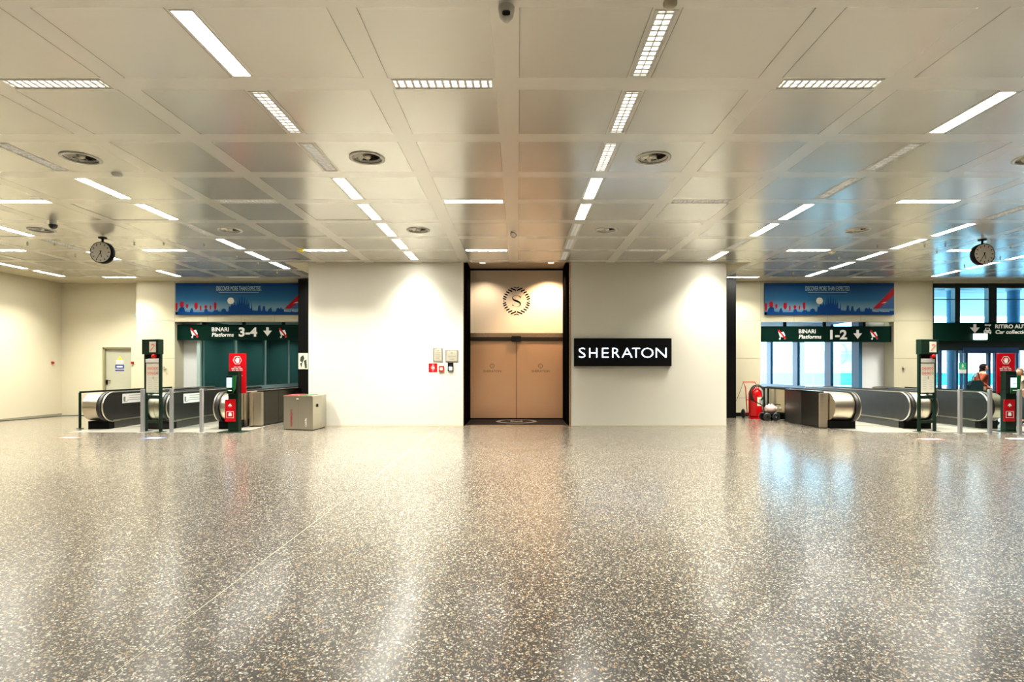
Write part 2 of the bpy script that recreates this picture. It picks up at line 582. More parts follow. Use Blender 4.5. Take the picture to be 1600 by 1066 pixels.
so.box(-SOF, -BX, D1, DC, CZ, CZ + .04); so.box(BX, SOF, D1, DC, CZ, CZ + .04)
struct('trim_2', so, 'wall_paint_warm')
sl = MB(); sl.box(XL - .5, XR, YB, 19.6, 5.25, 5.5); struct('ceiling_slab', sl, 'joint')
gp = MB()                                                # shadow gaps between strips and panels
for k in range(-11, 18):
    x = PX0 + PX * k
    for s in (-1, 1):
        xx = x + s * SW
        if MLX < xx < XR - 1:
            y1 = DC if abs(xx) > SOF else D1
            for a in range(-6, 10):
                y0_, y1_ = PY0 + PY * a + SW, PY0 + PY * (a + 1) - SW
                if y1_ <= y1 + .01 and random.random() < 0.75:
                    gp.box(xx - .0025, xx + .0025, y0_, y1_, CZ - .001, CZ + .002)
for (i, j, sx, sy) in ((-3, 3, 1, 1), (-6, 3, 1, 1), (-9, 4, 1, 1), (-4, 4, -1, 1), (-1, 5, -1, 1), (-10, 6, 1, 1)):
    x0_, x1_ = PX0 + PX * i + SW, PX0 + PX * (i + 1) - SW
    y0_, y1_ = PY0 + PY * j + SW, PY0 + PY * (j + 1) - SW
    gp.box(x0_, x1_, y1_ - .008, y1_, CZ - .004, CZ + .001)
    gp.box(x0_, x0_ + .008, y0_, y1_, CZ - .004, CZ + .001)
struct('trim_3', gp, 'gap')

# walls
wl = MB(); wl.box(XL - .4, XL, YB, 19.8, 0, CZ + .6); struct('wall_left', wl, 'wall_paint_warm')
wr = MB(); wr.box(XR, XR + .4, YB, 19.8, 0, CZ + .6); struct('wall_right', wr, 'wall_paint')
wb = MB(); wb.box(XL - .4, XR + .4, YB - .4, YB, 0, CZ + .6); struct('wall_behind', wb, 'wall_paint')
DB = 19.4
dx0, dx1, dzt = X(160, DB), X(205, DB), Z(543, DB)
wk = MB()
wk.box(XL - .4, dx0, DB, DB + .3, 0, CZ + .6); wk.box(dx1, -13.0, DB, DB + .3, 0, CZ + .6); wk.box(dx0, dx1, DB, DB + .3, dzt, CZ + .6)
struct('wall_back', wk, 'wall_paint_warm')
bl = MB()                                                # hotel block
RXL, RXR, DD = -1.512, 1.456, 17.6
bl.box(-BX, RXL, D1, 18.85, 0, CZ + .5); bl.box(RXR, BX, D1, 18.85, 0, CZ + .5)
bl.box(RXL, RXR, DD + .25, 18.85, 0, CZ + .5)
struct('wall_block', bl, 'wall_paint')
bs = MB(); bs.box(-BX - .004, RXL, D1 - .006, D1, 0, 0.035); bs.box(RXR, BX + .004, D1 - .006, D1, 0, 0.035)
struct('baseboard_block', bs, 'cladding')
rs = MB(); rs.box(RXL, RXR, D1 + .02, DD + .3, 4.79, 4.85); rs.box(RXL, RXR, D1, D1 + .03, CZ - .0, 4.85)
struct('ceiling_recess', rs, 'recess_soffit')
rj = MB()
rj.box(RXL - .002, RXL + .02, D1 + .03, DD, 0.0, 4.79); rj.box(RXR - .02, RXR + .002, D1 + .03, DD, 0.0, 4.79)
struct('wall_recess', rj, 'jamb_black')
tr = MB()
tr.box(RXL - .012, RXL + .004, D1 - .008, D1 + .03, 0, CZ + .1); tr.box(RXR - .004, RXR + .05, D1 - .008, D1 + .03, 0, CZ + .1)
struct('trim_4', tr, 'copper_trim')

# portal walls: cream cladding with joints
PL0, PL1, PR0, PR1 = -11.69, -7.15, 8.30, 12.84
LZ = 3.22                                               # lintel underside
cl = MB()
cl.box(-13.0, PL0, DW, DW + .5, 0, CZ + .5); cl.box(PL0, PL1, DW, DW + .3, LZ, CZ + .5); cl.box(PL1, -5.8, DW, DW + .5, 0, CZ + .5)
struct('wall_portal_left', cl, 'cladding')
cr = MB()
cr.box(5.8, PR0, DW, DW + .5, 0, CZ + .5); cr.box(PR0, PR1, DW, DW + .3, LZ, CZ + .5); cr.box(PR1, 14.17, DW, DW + .5, 0, CZ + .5)
struct('wall_portal_right', cr, 'cladding')
jt = MB()
for a, b_ in ((-13.0, PL0), (7.2, PR0), (PR1, 14.17)):
    for z in (LZ + .02, 1.97, 0.62): jt.box(a, b_, DW - .002, DW + .01, z - .006, z + .006)
for a, b_, in ((PL0, PL1), (PR0, PR1)):
    for t in (.25, .5, .75):
        xx = a + (b_ - a) * t; jt.box(xx - .005, xx + .005, DW - .002, DW + .01, LZ, 3.43)
    for xx in (a, b_): jt.box(xx - .005, xx + .005, DW - .002, DW + .01, LZ, CZ)
struct('trim_5', jt, 'joint')
bb = MB(); bb.box(7.1, PR0 - .02, DW - .02, DW, 0, .12); struct('baseboard_right', bb, 'black')
for nm, a, b_ in (('trim_6', -7.2, -6.6), ('trim_7', 6.6, 7.18)):
    q = MB(); q.box(a, b_, 18.2, DW, 0, 4.56); struct(nm, q, 'black')

# escalator wells behind the portals
for side in (-1, 1):
    x0, x1 = (-11.42, -7.2) if side < 0 else (8.3, 13.02)
    q = MB()
    q.box(x0 - .3, x0, 17.6, 30, -4.5, -.3); q.box(x1, x1 + .3, 17.6, 30, -4.5, -.3)
    q.box(x0 - .3, x1 + .3, 17.4, 17.6, -4.5, -.3); q.box(x0, x1, 29.8, 30, -4.5, 0)
    q.box(x0, x1, 17.6, 30, -4.7, -4.5)
    struct('wall_well_left' if side < 0 else 'wall_well_right', q, 'outside_grey')
# room behind the left portal
q = MB()
q.box(-14.5, -6.2, 29.0, 29.3, 0, 4); q.box(-13.3, -13.0, DW + .5, 29.0, 0, 4); q.box(-6.5, -6.2, DW + .5, 29, 0, 4)
struct('wall_underground', q, 'teal_wall')
q = MB(); q.box(-13.3, -6.2, DW + .31, 29.3, 3.42, 3.5); struct('ceiling_underground', q, 'teal_wall')
q = MB(); q.box(PL0 - .4, X(308, 19.05), 19.42, 19.5, 0, 3.4); struct('wall_white_left', q, 'outside_white')
q = MB(); q.box(12.06, PR1 + .3, 19.42, 19.5, 0, 3.4); struct('wall_white_right', q, 'outside_white')
q = MB(); q.box(6.8, 12.3, DW + .31, 30, 3.42, 3.5); struct('ceiling_escalator_right', q, 'outside_white')
q = MB(); q.box(6.2, 6.5, DW + .5, 30, 0, 3.5); struct('wall_escalator_right', q, 'outside_grey')

def glazed_side(name, label, x, pane, frame, ys, z0, z1, wid):
    t = thing(name, label, 'glass wall', (x, ys[0], 0))
    p = MB(); p.box(x - .01, x + .01, ys[0], ys[-1], z0, z1); p.build('glass_pane', pane, t, world=True)
    s = MB(); s.box(x - .05, x + .05, ys[0], ys[-1], 0, z0); s.box(x - .05, x + .05, ys[0], ys[-1], z1, z1 + .15)
    s.build('frame', frame, t, world=True)
    for y in ys:
        q = MB(); q.box(x - .06, x + .06, y - wid / 2, y + wid / 2, z0, z1); q.build('mullion', frame, t, world=True)
    return t
glazed_side('glass_wall', 'teal glazed side wall beyond the left escalators under the 3-4 sign', -11.0, 'teal_pane', 'teal_wall',
            [19.15, 21.6, 24.1, 26.6, 29.0], 0.91, 3.3, .07)
glazed_side('glass_wall', 'daylit glazed side wall beyond the right escalators under the 1-2 sign', 12.0, 'window_glass', 'outside_column',
            [19.6, 21.35, 23.85, 26.35, 28.9], 0.90, 3.3, .42)
for x, y in ((-9.2, 21.0), (-9.2, 24.5)):
    area_lamp('passage_and_fill_lamp', (x, y, 3.40), .25, 1.2, 28, (1, 1, .95), math.radians(150))
q = MB()
for x, y in ((-9.9, 20.4), (-8.4, 20.4), (-7.6, 22.4), (-9.9, 24.5)): q.box(x - .5, x + .5, y - .07, y + .07, 3.405, 3.42)
tag(q.build('passage_light', 'tube_lit'), kind='structure'); q = None
for y in (20.6, 23.0, 25.4, 27.8): area_lamp('passage_and_fill_lamp', (-12.0, y, 3.2), .3, 1.2, 14, (.85, 1, .95), math.radians(150))  # unseen lamps added behind the glass to brighten the teal wall
area_lamp('passage_and_fill_lamp', (9.5, 22.5, 3.40), .25, 1.2, 22, (1, 1, .95), math.radians(150))

# ------------------------------------------------------------------ ceiling fixtures
def fixture_meshes(state):
    """lengthwise fixture around the origin, z = 0 at the ceiling plane"""
    fr = MB()
    t = .012
    fr.box(-HW, -HW + t, -HL, HL, -.004, .10); fr.box(HW - t, HW, -HL, HL, -.004, .10)
    fr.box(-HW + t, HW - t, -HL, -HL + t, -.004, .10); fr.box(-HW + t, HW - t, HL - t, HL, -.004, .10)
    fr.box(-HW, HW, -HL, HL, .10, .105)
    di = MB()
    lo = MB()
    if state == 'b':
        di.box(-HW + t, HW - t, -HL + t, HL - t, .004, .010)
    else:
        di.box(-HW + t, HW - t, -HL + t, HL - t, .075, .082)
        for i in range(13):
            y = -HL + t + (i + .5) * (2 * HL - 2 * t) / 13
            lo.box(-HW + t, HW - t, y - .012, y + .012, .0, .04)
        lo.box(-.006, .006, -HL + t, HL - t, .0, .045)
        lo.box(-HW + t, -HW + .035, -HL + t, HL - t, .0, .03); lo.box(HW - .035, HW - t, -HL + t, HL - t, .0, .03)
    return fr, di, lo
protos = {}
def add_fixture(typ, k, m_, s, x, y):
    if s not in protos:
        r = bpy.data.objects.new('ceiling_light', None); COL.objects.link(r)
        fr, di, lo = fixture_meshes(s)
        fr.build('frame', 'white_metal', r)
        di.build('diffuser' if s == 'b' else 'reflector', {'b': 'tube_lit', 's': 'tube_soft', 'o': 'tube_off_glow'}[s], r)
        if s != 'b': lo.build('louvre', 'louvre_metal', r)
        protos[s] = r
        o = r
    else:
        o = copy_tree(protos[s])
    o.location = (x, y, CZ)
    o.rotation_euler = (0, 0, PI / 2 if typ == 'C' else 0)
    if s != 'o':
        area_lamp('tube_lamp', (0, 0, -.006), .16, 1.0, LAMP_W if s == 'b' else LAMP_W * .6, parent=o)
    return o
ORD = ['first', 'second', 'third', 'fourth', 'fifth', 'sixth', 'seventh', 'eighth', 'ninth']
ROWN = {-2: 'row just left of the doors', 1: 'row just right of the doors',
        4: 'row right of the sign', -5: 'row left of the block', 7: 'row above the 1-2 banner',
        -8: 'row above the 3-4 banner', 10: 'row behind the right clock', -11: 'row along the left wall'}
STN = {'b': 'glowing white', 's': 'lit louvred', 'o': 'unlit louvred'}
for typ, k, m_, s, x, y in fixtures:
    o = add_fixture(typ, k, m_, s, x, y)
    if typ == 'L':
        i = sorted(LENGTH[k], reverse=True).index(m_)
        lab = f"{STN[s]} ceiling light, {ORD[i]} from far end, in the {ROWN[k]}"
        tag(o, lab, 'ceiling light', 'lengthwise ceiling lights')
    else:
        i = sorted(CROSS[m_]).index(k)
        far = {0: 'nearest crosswise row', 3: 'second crosswise row', 6: 'third crosswise row', 9: 'farthest crosswise row'}[m_]
        tag(o, f"{STN[s]} crosswise ceiling light, {ORD[i]} from left in the {far}", 'ceiling light', 'crosswise ceiling lights')
# lamps of the rest of the hall, outside the frame
have = {(k, m_) for t, k, m_, s, x, y in fixtures if t == 'L'}
rnd = random.Random(3)
for k in (-11, -8, -5, -2, 1, 4, 7, 10, 13, 16):
    for m_ in range(-11, 9):
        if (k, m_) in have or (m_ > 6 and abs(rowx(k)) < 6.6): continue
        if k > 0 and m_ >= -1 and k < 10 and (k, m_) not in ((4, -1), (7, 0), (7, 1), (7, 2), (7, -1)): continue
        lit = rnd.random() < .62
        if lit and m_ > 0: area_lamp('unseen_hall_lamp', (rowx(k), bayy(m_), CZ - .006), .16, 1.0, LAMP_W)
for m_ in (-7, -8, -9):  # unseen lamps added behind the camera, spread wide to brighten camera-facing surfaces
    for k in (-8, -5, -2, 1, 4, 7, 10):
        area_lamp('unseen_hall_lamp', (rowx(k), bayy(m_), CZ - .006), .16, 1.0, LAMP_W, spread=math.radians(165))

# air diffusers
vname = [('nearest row, left of the lobby doors', -2), ]
VL = ['round ceiling air diffuser in the nearer row, just left of the middle', 'round ceiling air diffuser in the nearer row, just right of the middle',
      'round ceiling air diffuser with sooty edge in the nearer row, at far left', 'round ceiling air diffuser in the nearer row, cut by the right frame edge',
      'round ceiling air diffuser in the farther row, above the left block wall', 'round ceiling air diffuser in the farther row, above the lit wall sign',
      'round ceiling air diffuser in the farther row, above the 3-4 portal', 'round ceiling air diffuser in the farther row, left of the left clock',
      'round ceiling air diffuser in the farther row, above the 1-2 portal']
vp = None
for (x, y), lab in zip(VENTS, VL):
    if vp is None:
        vp = bpy.data.objects.new('air_diffuser', None); COL.objects.link(vp)
        a = MB(); a.lathe([(.25, 0), (.25, -.012), (.225, -.018), (.205, -.012), (.205, 0), (.18, .03)], (0, 0, 0), seg=40); a.build('outer_ring', 'white_metal', vp)
        a = MB(); a.lathe([(.205, -.004), (.18, .05), (.17, .12), (.0001, .12)], (0, 0, 0), seg=40); a.build('bowl', 'dark_vent', vp)
        a = MB()
        for i in range(8):
            t0 = 2 * PI * i / 8
            p0 = Vector((.05 * math.cos(t0), .05 * math.sin(t0), .035)); p1 = Vector((.18 * math.cos(t0), .18 * math.sin(t0), .0))
            p2 = Vector((.18 * math.cos(t0 + .5), .18 * math.sin(t0 + .5), .06)); p3 = Vector((.05 * math.cos(t0 + .5), .05 * math.sin(t0 + .5), .06))
            a._add([p0, p1, p2, p3], [(0, 1, 2, 3)])
        a.build('swirl_vanes', 'vent_metal', vp)
        a = MB(); a.lathe([(.0001, -.006), (.05, -.003), (.055, .03), (.055, .10)], (0, 0, 0), seg=24); a.build('hub', 'vent_metal', vp)
        o = vp
    else:
        o = copy_tree(vp)
    o.location = (x, y, CZ); tag(o, lab, 'air vent', 'ceiling air diffusers')

# small ceiling devices
def cpt(px, py): 
    d = 3.0 * F / (VY - py); return X(px, d), d
t = thing('security_camera', 'white dome security camera on the middle ceiling strip, at the top edge', 'camera', (X(791, 4.55), 4.6, CZ))
a = MB(); a.lathe([(.0001, -.115), (.03, -.11), (.055, -.08), (.066, -.03), (.068, 0)], (0, 0, 0), seg=28); a.build('housing', 'white_metal', t)
a = MB(); a.lathe([(.0001, .012), (.02, .010), (.034, 0), (.036, -.02)], (0, 0, 0), 'y', seg=24)
for v_ in range(len(a.v)):
    p = Vector(a.v[v_]); p = Matrix.Rotation(math.radians(-40), 3, 'X') @ Vector((p.x, -p.y, p.z * 1.2)); a.v[v_] = tuple(p + Vector((0, -.045, -.055)))
a.build('lens_dome', 'black_gloss', t)
dets = [(1047, 4, .058, 'beige_plastic', 'beige round smoke detector beside the top of the right light row'),
        (183, 272, .075, 'white_metal', 'white round smoke detector on the ceiling above the left clock'),
        (470, 390.5, .08, 'yellow', 'yellowish smoke detector near the upper left corner of the block'),
        (1300, 393.5, .09, 'beige_plastic', 'beige smoke detector on the ceiling left of the right clock'),
        (737, 407.3, .05, 'white_metal', 'small white detector at the far ceiling edge over the lobby doors')]
for px, py, r, mt, lab in dets:
    x, y = cpt(px, py)
    t = thing('smoke_detector', lab, 'smoke detector', (x, y, CZ))
    a = MB(); a.lathe([(r, 0), (r, -.012), (r * .92, -.02)], (0, 0, 0), seg=28); a.build('base', mt, t)
    a = MB(); a.lathe([(r * .86, -.018), (r * .75, -.035), (r * .4, -.045), (.0001, -.047)], (0, 0, 0), seg=28); a.build('cap', mt, t)
x, y = cpt(85, 337)
t = thing('dome_camera', 'small dark dome camera hanging below the ceiling left of the left clock', 'camera', (X(83, 11.2), 11.2, CZ))
a = MB(); a.lathe([(.06, 0), (.06, -.07), (.05, -.08)], (0, 0, 0), seg=24); a.build('mount', 'white_metal', t)
a = MB(); a.lathe([(.075, -.08), (.075, -.10), (.06, -.14), (.03, -.165), (.0001, -.17)], (0, 0, 0), seg=24); a.build('dome', 'black_gloss', t)
t = thing('security_camera', 'small camera with loose cable hanging from the middle strip over the lobby doors', 'camera', (X(799, 12.1), 12.1, CZ))
a = MB(); a.bar((0, 0, 0), (0, 0, -.06), .03); a.bar((0, 0, -.05), (.03, -.12, -.10), .06, .06); a.build('body', 'white_metal', t)
a = MB(); a.tube([(0, 0, 0), (.07, -.02, -.03), (.12, -.05, -.09), (.06, -.08, -.15), (.01, -.04, -.12)], .007, 6); a.build('cable', 'black', t)
SPL = [(43, 380), (85, 380), (210, 380), (256, 380), (118, 398), (319, 381), (370, 400), (403, 411), (433, 426)]
SPR = [(1370.6, 383), (1444.6, 383), (1477, 382), (1579, 384), (1311, 403), (1272, 416), (1239, 427), (1464, 393), (1563, 403), (1507, 415.5)]
sp = None
for lst, lab, g in ((SPL, 'small sprinkler head on the ceiling around and right of the left clock', 'sprinkler heads at left'),
                    (SPR, 'small sprinkler head on the ceiling around and left of the right clock', 'sprinkler heads at right')):
    for px, py in lst:
        x, y = cpt(px, py)
        if sp is None:
            sp = bpy.data.objects.new('sprinkler', None); COL.objects.link(sp)
            a = MB(); a.lathe([(.028, 0), (.028, -.006), (.012, -.012), (.010, -.04)], (0, 0, 0), seg=14); a.build('escutcheon', 'vent_metal', sp)
            a = MB(); a.lathe([(.008, -.04), (.024, -.045), (.024, -.05), (.0001, -.052)], (0, 0, 0), seg=14); a.build('deflector', 'dark_vent', sp)
            o = sp
        else: o = copy_tree(sp)
        o.location = (x, y, CZ); tag(o, lab, 'sprinkler', g)

# ------------------------------------------------------------------ hanging clocks
def clock(x, y, lab, hh, mm):
    t = thing('hanging_clock', lab, 'clock', (x, y, CZ), 0, 'hanging station clocks')
    R, T, cz = .245, .06, -.345
    a = MB(); a.cyl((0, 0, -.02), .085, .02); a.cyl((0, 0, -.12), .022, .11); a.build('ceiling_mount', 'black', t)
    a = MB(); a.lathe([(.0001, -T), (R - .015, -T), (R - .015, -T + .012), (R - .012, -T - .006), (R, -T), (R, T), (R - .012, T + .006), (R - .015, T - .012), (R - .015, T), (.0001, T)], (0, 0, cz), 'y', 48)
    a.build('casing', 'black', t)
    for s, yy in ((-1, -T - .0015), (1, T + .0015)):
        a = MB(); disc(a, 0, cz, R - .018, yy, 48); f = a.build('dial', 'clock_face', t)
        a = MB()
        for i in range(12):
            an = i * PI / 6; c, s_ = math.cos(an), math.sin(an)
            for r0, r1, hw in ((.165, .205, .009),):
                p = [(r0 * s_ - hw * c, r0 * c + hw * s_), (r0 * s_ + hw * c, r0 * c - hw * s_), (r1 * s_ + hw * c, r1 * c - hw * s_), (r1 * s_ - hw * c, r1 * c + hw * s_)]
                flat(a, [(u, v_ + cz) for u, v_ in p], yy + s * .0015)
        a.build('hour_marks', 'black', f)
        for an, ln, hw, nm in (((hh + mm / 60) * PI / 6, .115, .011, 'hour_hand'), (mm * PI / 30, .17, .008, 'minute_hand')):
            an = an * (1 if s < 0 else -1)
            c, s_ = math.cos(an), math.sin(an)
            a = MB(); p = [(-.04 * s_ - hw * c, -.04 * c + hw * s_), (-.04 * s_ + hw * c, -.04 * c - hw * s_), (ln * s_ + hw * .6 * c, ln * c - hw * .6 * s_), (ln * s_ - hw * .6 * c, ln * c + hw * .6 * s_)]
            flat(a, [(u, v_ + cz) for u, v_ in p], yy + s * .004)
            a.build(nm, 'black', f)
clock(-9.46, 12.64, 'round black rimmed clock hanging from the ceiling at left', 5, 35)
clock(10.76, 12.83, 'round black rimmed clock hanging from the ceiling at right', 5, 35)

# ------------------------------------------------------------------ the hotel entrance
SPTS = [(.34, .30), (.27, .43), (.08, .5), (-.14, .485), (-.31, .38), (-.33, .22), (-.20, .09), (.03, .0), (.24, -.10), (.34, -.24), (.29, -.40), (.10, -.49), (-.12, -.485), (-.29, -.40), (-.35, -.27)]
SWD = [.025, .02, .02, .025, .06, .10, .14, .165, .14, .10, .06, .025, .02, .02, .025]
def letter_s(mb, cx, cz, h, y, mi=0):
    pts, ws = [], []
    P = SPTS
    for i in range(len(P) - 1):
        p0 = Vector(P[max(0, i - 1)]); p1 = Vector(P[i]); p2 = Vector(P[i + 1]); p3 = Vector(P[min(len(P) - 1, i + 2)])
        for k in range(4):
            t = k / 4
            pts.append(.5 * ((2 * p1) + (p2 - p0) * t + (2 * p0 - 5 * p1 + 4 * p2 - p3) * t * t + (3 * p1 - p0 - 3 * p2 + p3) * t ** 3))
            ws.append(SWD[i] * (1 - t) + SWD[i + 1] * t)
    pts.append(Vector(P[-1])); ws.append(SWD[-1])
    L, R_ = [], []
    for i, p in enumerate(pts):
        d = (pts[min(i + 1, len(pts) - 1)] - pts[max(i - 1, 0)]).normalized(); nn = Vector((-d.y, d.x))
        L.append(p + nn * ws[i] / 2); R_.append(p - nn * ws[i] / 2)
    for i in range(len(pts) - 1):
        flat(mb, [(cx + q.x * h, cz + q.y * h) for q in (L[i], L[i + 1], R_[i + 1], R_[i])], y, mi)
    for sx in (1, -1):                                   # wedge serifs
        flat(mb, [(cx + sx * .34 * h, cz + sx * .22 * h), (cx + sx * .37 * h, cz + sx * .42 * h), (cx + sx * .22 * h, cz + sx * .42 * h)], y, mi)


def wreath(mb, cx, cz, R, y, mi=0, full=True):
    r0, r1 = .80 * R, 1.0 * R
    def par(x, z, ln, th, sl):
        flat(mb, [(x - ln / 2, z - ln / 2 * sl - th / 2), (x + ln / 2, z + ln / 2 * sl - th / 2), (x + ln / 2, z + ln / 2 * sl + th / 2), (x - ln / 2, z - ln / 2 * sl + th / 2)], y, mi)
    for an in (15, 31, 45, 58, 70, 80):
        a_ = math.radians(an)
        ln = R * (.40 if an < 20 else .30 if an < 40 else .24)
        rr = R * .9
        for sx in (1, -1):
            for sz in (1, -1):
                par(cx + sx * rr * math.sin(a_), cz + sz * rr * math.cos(a_), ln, R * .105, .42 * sx * sz)
    for sz in (1, -1):
        for sx in (1, -1):
            flat(mb, [(cx, cz + sz * (R * .93)), (cx + sx * R * .19, cz + sz * R * 1.0), (cx + sx * R * .19, cz + sz * R * 1.06), (cx, cz + sz * (R * .99))], y, mi)
    for sx in (1, -1):
        flat(mb, [(cx + sx * R * .84, cz), (cx + sx * R * .98, cz - R * .05), (cx + sx * R * .98, cz + R * .05)], y, mi)


t = thing('entrance_doors', 'copper coloured double entrance doors with emblem panel above, in the dark recess', 'door', (0, DD, 0))
gx0, gx1 = X(733, DD), X(881, DD)
zt, zb, zm0, zm1, zm2 = 4.79, .045, Z(533, DD), Z(527, DD), Z(520.5, DD)
a = MB(); a.box(gx0, gx1, DD + .02, DD + .06, zm1, zt - .05); up = a.build('emblem_panel', 'copper_lit', t, world=True)
e = MB(); cx, cz = X(807, DD), Z(470.5, DD)
letter_s(e, cx, cz, .36, DD + .012); wreath(e, cx, cz, .43, DD + .012); e.build('emblem', 'jamb_black', up, world=True)
a = MB(); a.box(gx0, gx0 + .035, DD, DD + .03, zm2, zt - .05); a.box(gx1 - .035, gx1, DD, DD + .03, zm2, zt - .05); a.box(gx0, gx1, DD - .01, DD + .03, zm1, zm2); a.build('panel_frame', 'copper_trim', t, world=True)
a = MB(); a.box(RXL, gx0, DD - .03, DD + .06, 0, zt); a.box(gx1, RXR, DD - .03, DD + .06, 0, zt); a.box(gx0, gx1, DD + .0, DD + .06, zt - .05, zt); a.build('outer_frame', 'jamb_black', t, world=True)
a = MB(); a.box(gx0, gx1, DD - .05, DD + .06, zm0, zm1); a.build('transom_bar', 'bronze_dark', t, world=True, bevel=.006)
a = MB(); a.box(X(799.5, DD), X(814, DD), DD - .14, DD - .05, Z(534.5, DD), Z(525.5, DD)); a.build('motion_sensor', 'black_gloss', t, world=True, bevel=.01)
xm = X(806.5, DD)
for s, (u0, u1), lc in ((0, (gx0, xm - .006), X(769, DD)), (1, (xm + .006, gx1), X(844.5, DD))):
    a = MB(); a.box(u0, u1, DD + .0, DD + .04, zb, zm0); lf = a.build('door_leaf', 'copper', t, world=True, bevel=.003)
    e = MB(); add_text(e, 'SHERATON', lc - .285, lc + .285, Z(581.8, DD), Z(578.2, DD), DD - .003)
    cz = Z(572, DD); disc(e, lc, cz, .072, DD - .003, 28, r0=.058); letter_s(e, lc, cz, .06, DD - .003)
    for i in range(16):
        an = i * PI / 8; e.bar((lc + .058 * math.sin(an), DD - .003, cz + .058 * math.cos(an)), (lc + .066 * math.sin(an), DD - .003, cz + .066 * math.cos(an)), .004, .001)
    e.build('door_logo', 'brown_print', lf, world=True)
a = MB(); a.box(xm - .006, xm + .006, DD + .015, DD + .03, zb, zm0); a.build('door_gap', 'bronze_dark', t, world=True)
a = MB(); a.box(gx0, gx1, DD - .02, DD + .06, 0, zb); a.build('sill', 'black', t, world=True)
t = thing('entrance_mat', 'black doormat with grey ring logo in front of the entrance doors', 'doormat', (0, 16.8, 0))
a = MB(); a.box(RXL + .03, RXR - .03, 15.98, DD - .04, .001, .012); a.build('mat', 'mat_black', t, world=True)
a = MB(); c_ = (X(807, 16.9), 16.85)
for r0, r1 in ((.50, .62),):
    seg = 48; vs = [(c_[0] + r * math.cos(2 * PI * i / seg), c_[1] + r * math.sin(2 * PI * i / seg), .0135) for r in (r0, r1) for i in range(seg)]
    a._add(vs, [(i, (i + 1) % seg, seg + (i + 1) % seg, seg + i) for i in range(seg)])
a.build('ring_print', 'mat_grey', t, world=True)
a = MB(); letter_s(a, c_[0], 0, .5, 0)
a.v = [(x, c_[1] + z * 1.0, .0138) for x, y, z in a.v]
a.build('letter_print', 'mat_light', t, world=True)
a = MB(); a.box(RXL, RXR, D1 - .01, D1 + .05, 0, .01); struct('trim_8', a, 'copper_trim')
for px, mt, wts, col, lab in ((754, 'downlight_cool', 14, (1, .86, .66), 'round white downlight in the recess ceiling above the left door leaf'),
                              (861, 'downlight_warm', 70, (1, .68, .40), 'round orange downlight in the recess ceiling above the right door leaf')):
    x = X(px, 16.6)
    t = thing('downlight', lab, 'downlight', (x, 16.6, 4.79))
    a = MB(); a.lathe([(.105, 0), (.105, -.008), (.085, -.010), (.085, .0)], (0, 0, 0), seg=28); a.build('rim', 'white_metal', t)
    a = MB(); a.lathe([(.085, -.006), (.05, -.010), (.0001, -.011)], (0, 0, 0), seg=28); a.build('lens', mt, t)
    sd = bpy.data.lights.new('spot', 'SPOT'); sd.energy = wts * 11; sd.color = col; sd.spot_size = math.radians(104); sd.spot_blend = .7; sd.shadow_soft_size = .07
    so_ = bpy.data.objects.new('spot', sd); so_.location = (0, 0, -.02); so_.rotation_euler = (math.radians(20), 0, 0); COL.objects.link(so_); so_.parent = t

# lit wall sign
sx0, sx1, sz0, sz1 = X(896.5, D1), X(1047.5, D1), Z(572.5, D1), Z(529, D1)
t = thing('wall_sign', 'black box sign with glowing white SHERATON letters on the right block wall', 'sign', (sx0, D1, sz0))
a = MB(); a.box(sx0, sx1, D1 - .13, D1, sz0, sz1); a.build('sign_box', 'black', t, world=True, bevel=.006)
lw = [('S', 904.5, 914.5), ('H', 921, 933), ('E', 941, 951), ('R', 957, 968), ('A', 972, 988), ('T', 988, 1000), ('O', 1002.5, 1021), ('N', 1025, 1041.5)]
for ch, p0, p1 in lw:
    a = MB(); add_text(a, ch, X(p0, D1 - .15), X(p1, D1 - .15), Z(559.3, D1 - .15), Z(542.5, D1 - .15), D1 - .15, bold=-.022, depth=.02)
    a.build('letter', 'letter_lit', t, world=True)

# plaques and devices left of the doors
def wbox(px0, px1, py0, py1, dep, mat, name, parent=None, bevel=.003, y=D1):
    a = MB(); a.box(X(px0, y), X(px1, y), y - dep, y, Z(py1, y), Z(py0, y)); return a.build(name, mat, parent, world=True, bevel=bevel)
t = thing('wall_plaque', 'tall narrow grey plaque with dark logo, left of the wide plaque', 'plaque', (X(684, D1), D1, Z(565, D1)))
wbox(676.7, 691.8, 544, 565.6, .015, 'plaque_edge', 'plate', t); a = wbox(678.5, 690, 545.8, 564, .019, 'plaque', 'face', t)
e = MB(); y = D1 - .021
flat(e, [(X(682, D1), Z(549.5, D1)), (X(684, D1), Z(548.4, D1)), (X(686.3, D1), Z(546.8, D1)), (X(685.2, D1), Z(548.6, D1))], y)
for k, py in enumerate((551, 553.2, 554.6, 556.6, 558, 560.4, 562)):
    e.box(X(680.5, D1), X(688.6 - (k % 3) * .8, D1), y, y + .001, Z(py + .35, D1), Z(py, D1))
e.build('engraving', 'plaque_print', t, world=True)
t = thing('wall_plaque', 'wide grey plaque with wreath and three text lines, above the intercom', 'plaque', (X(706, D1), D1, Z(565, D1)))
wbox(696, 716, 547, 565.6, .015, 'plaque_edge', 'plate', t); wbox(697.5, 714.5, 548.6, 564, .019, 'plaque', 'face', t)
e = MB(); disc(e, X(706, D1), Z(551.5, D1), .03, y, 20, r0=.022); letter_s(e, X(706, D1), Z(551.5, D1), .03, y)
add_text(e, 'Come on Box', X(699.8, D1), X(712.2, D1), Z(557.6, D1), Z(556.2, D1), y, .02)
add_text(e, 'hotel lobby', X(701.5, D1), X(710.5, D1), Z(560.1, D1), Z(559.0, D1), y)
e.box(X(702.5, D1), X(709.5, D1), y, y + .001, Z(561.9, D1), Z(561.4, D1))
e.build('engraving', 'plaque_print', t, world=True)
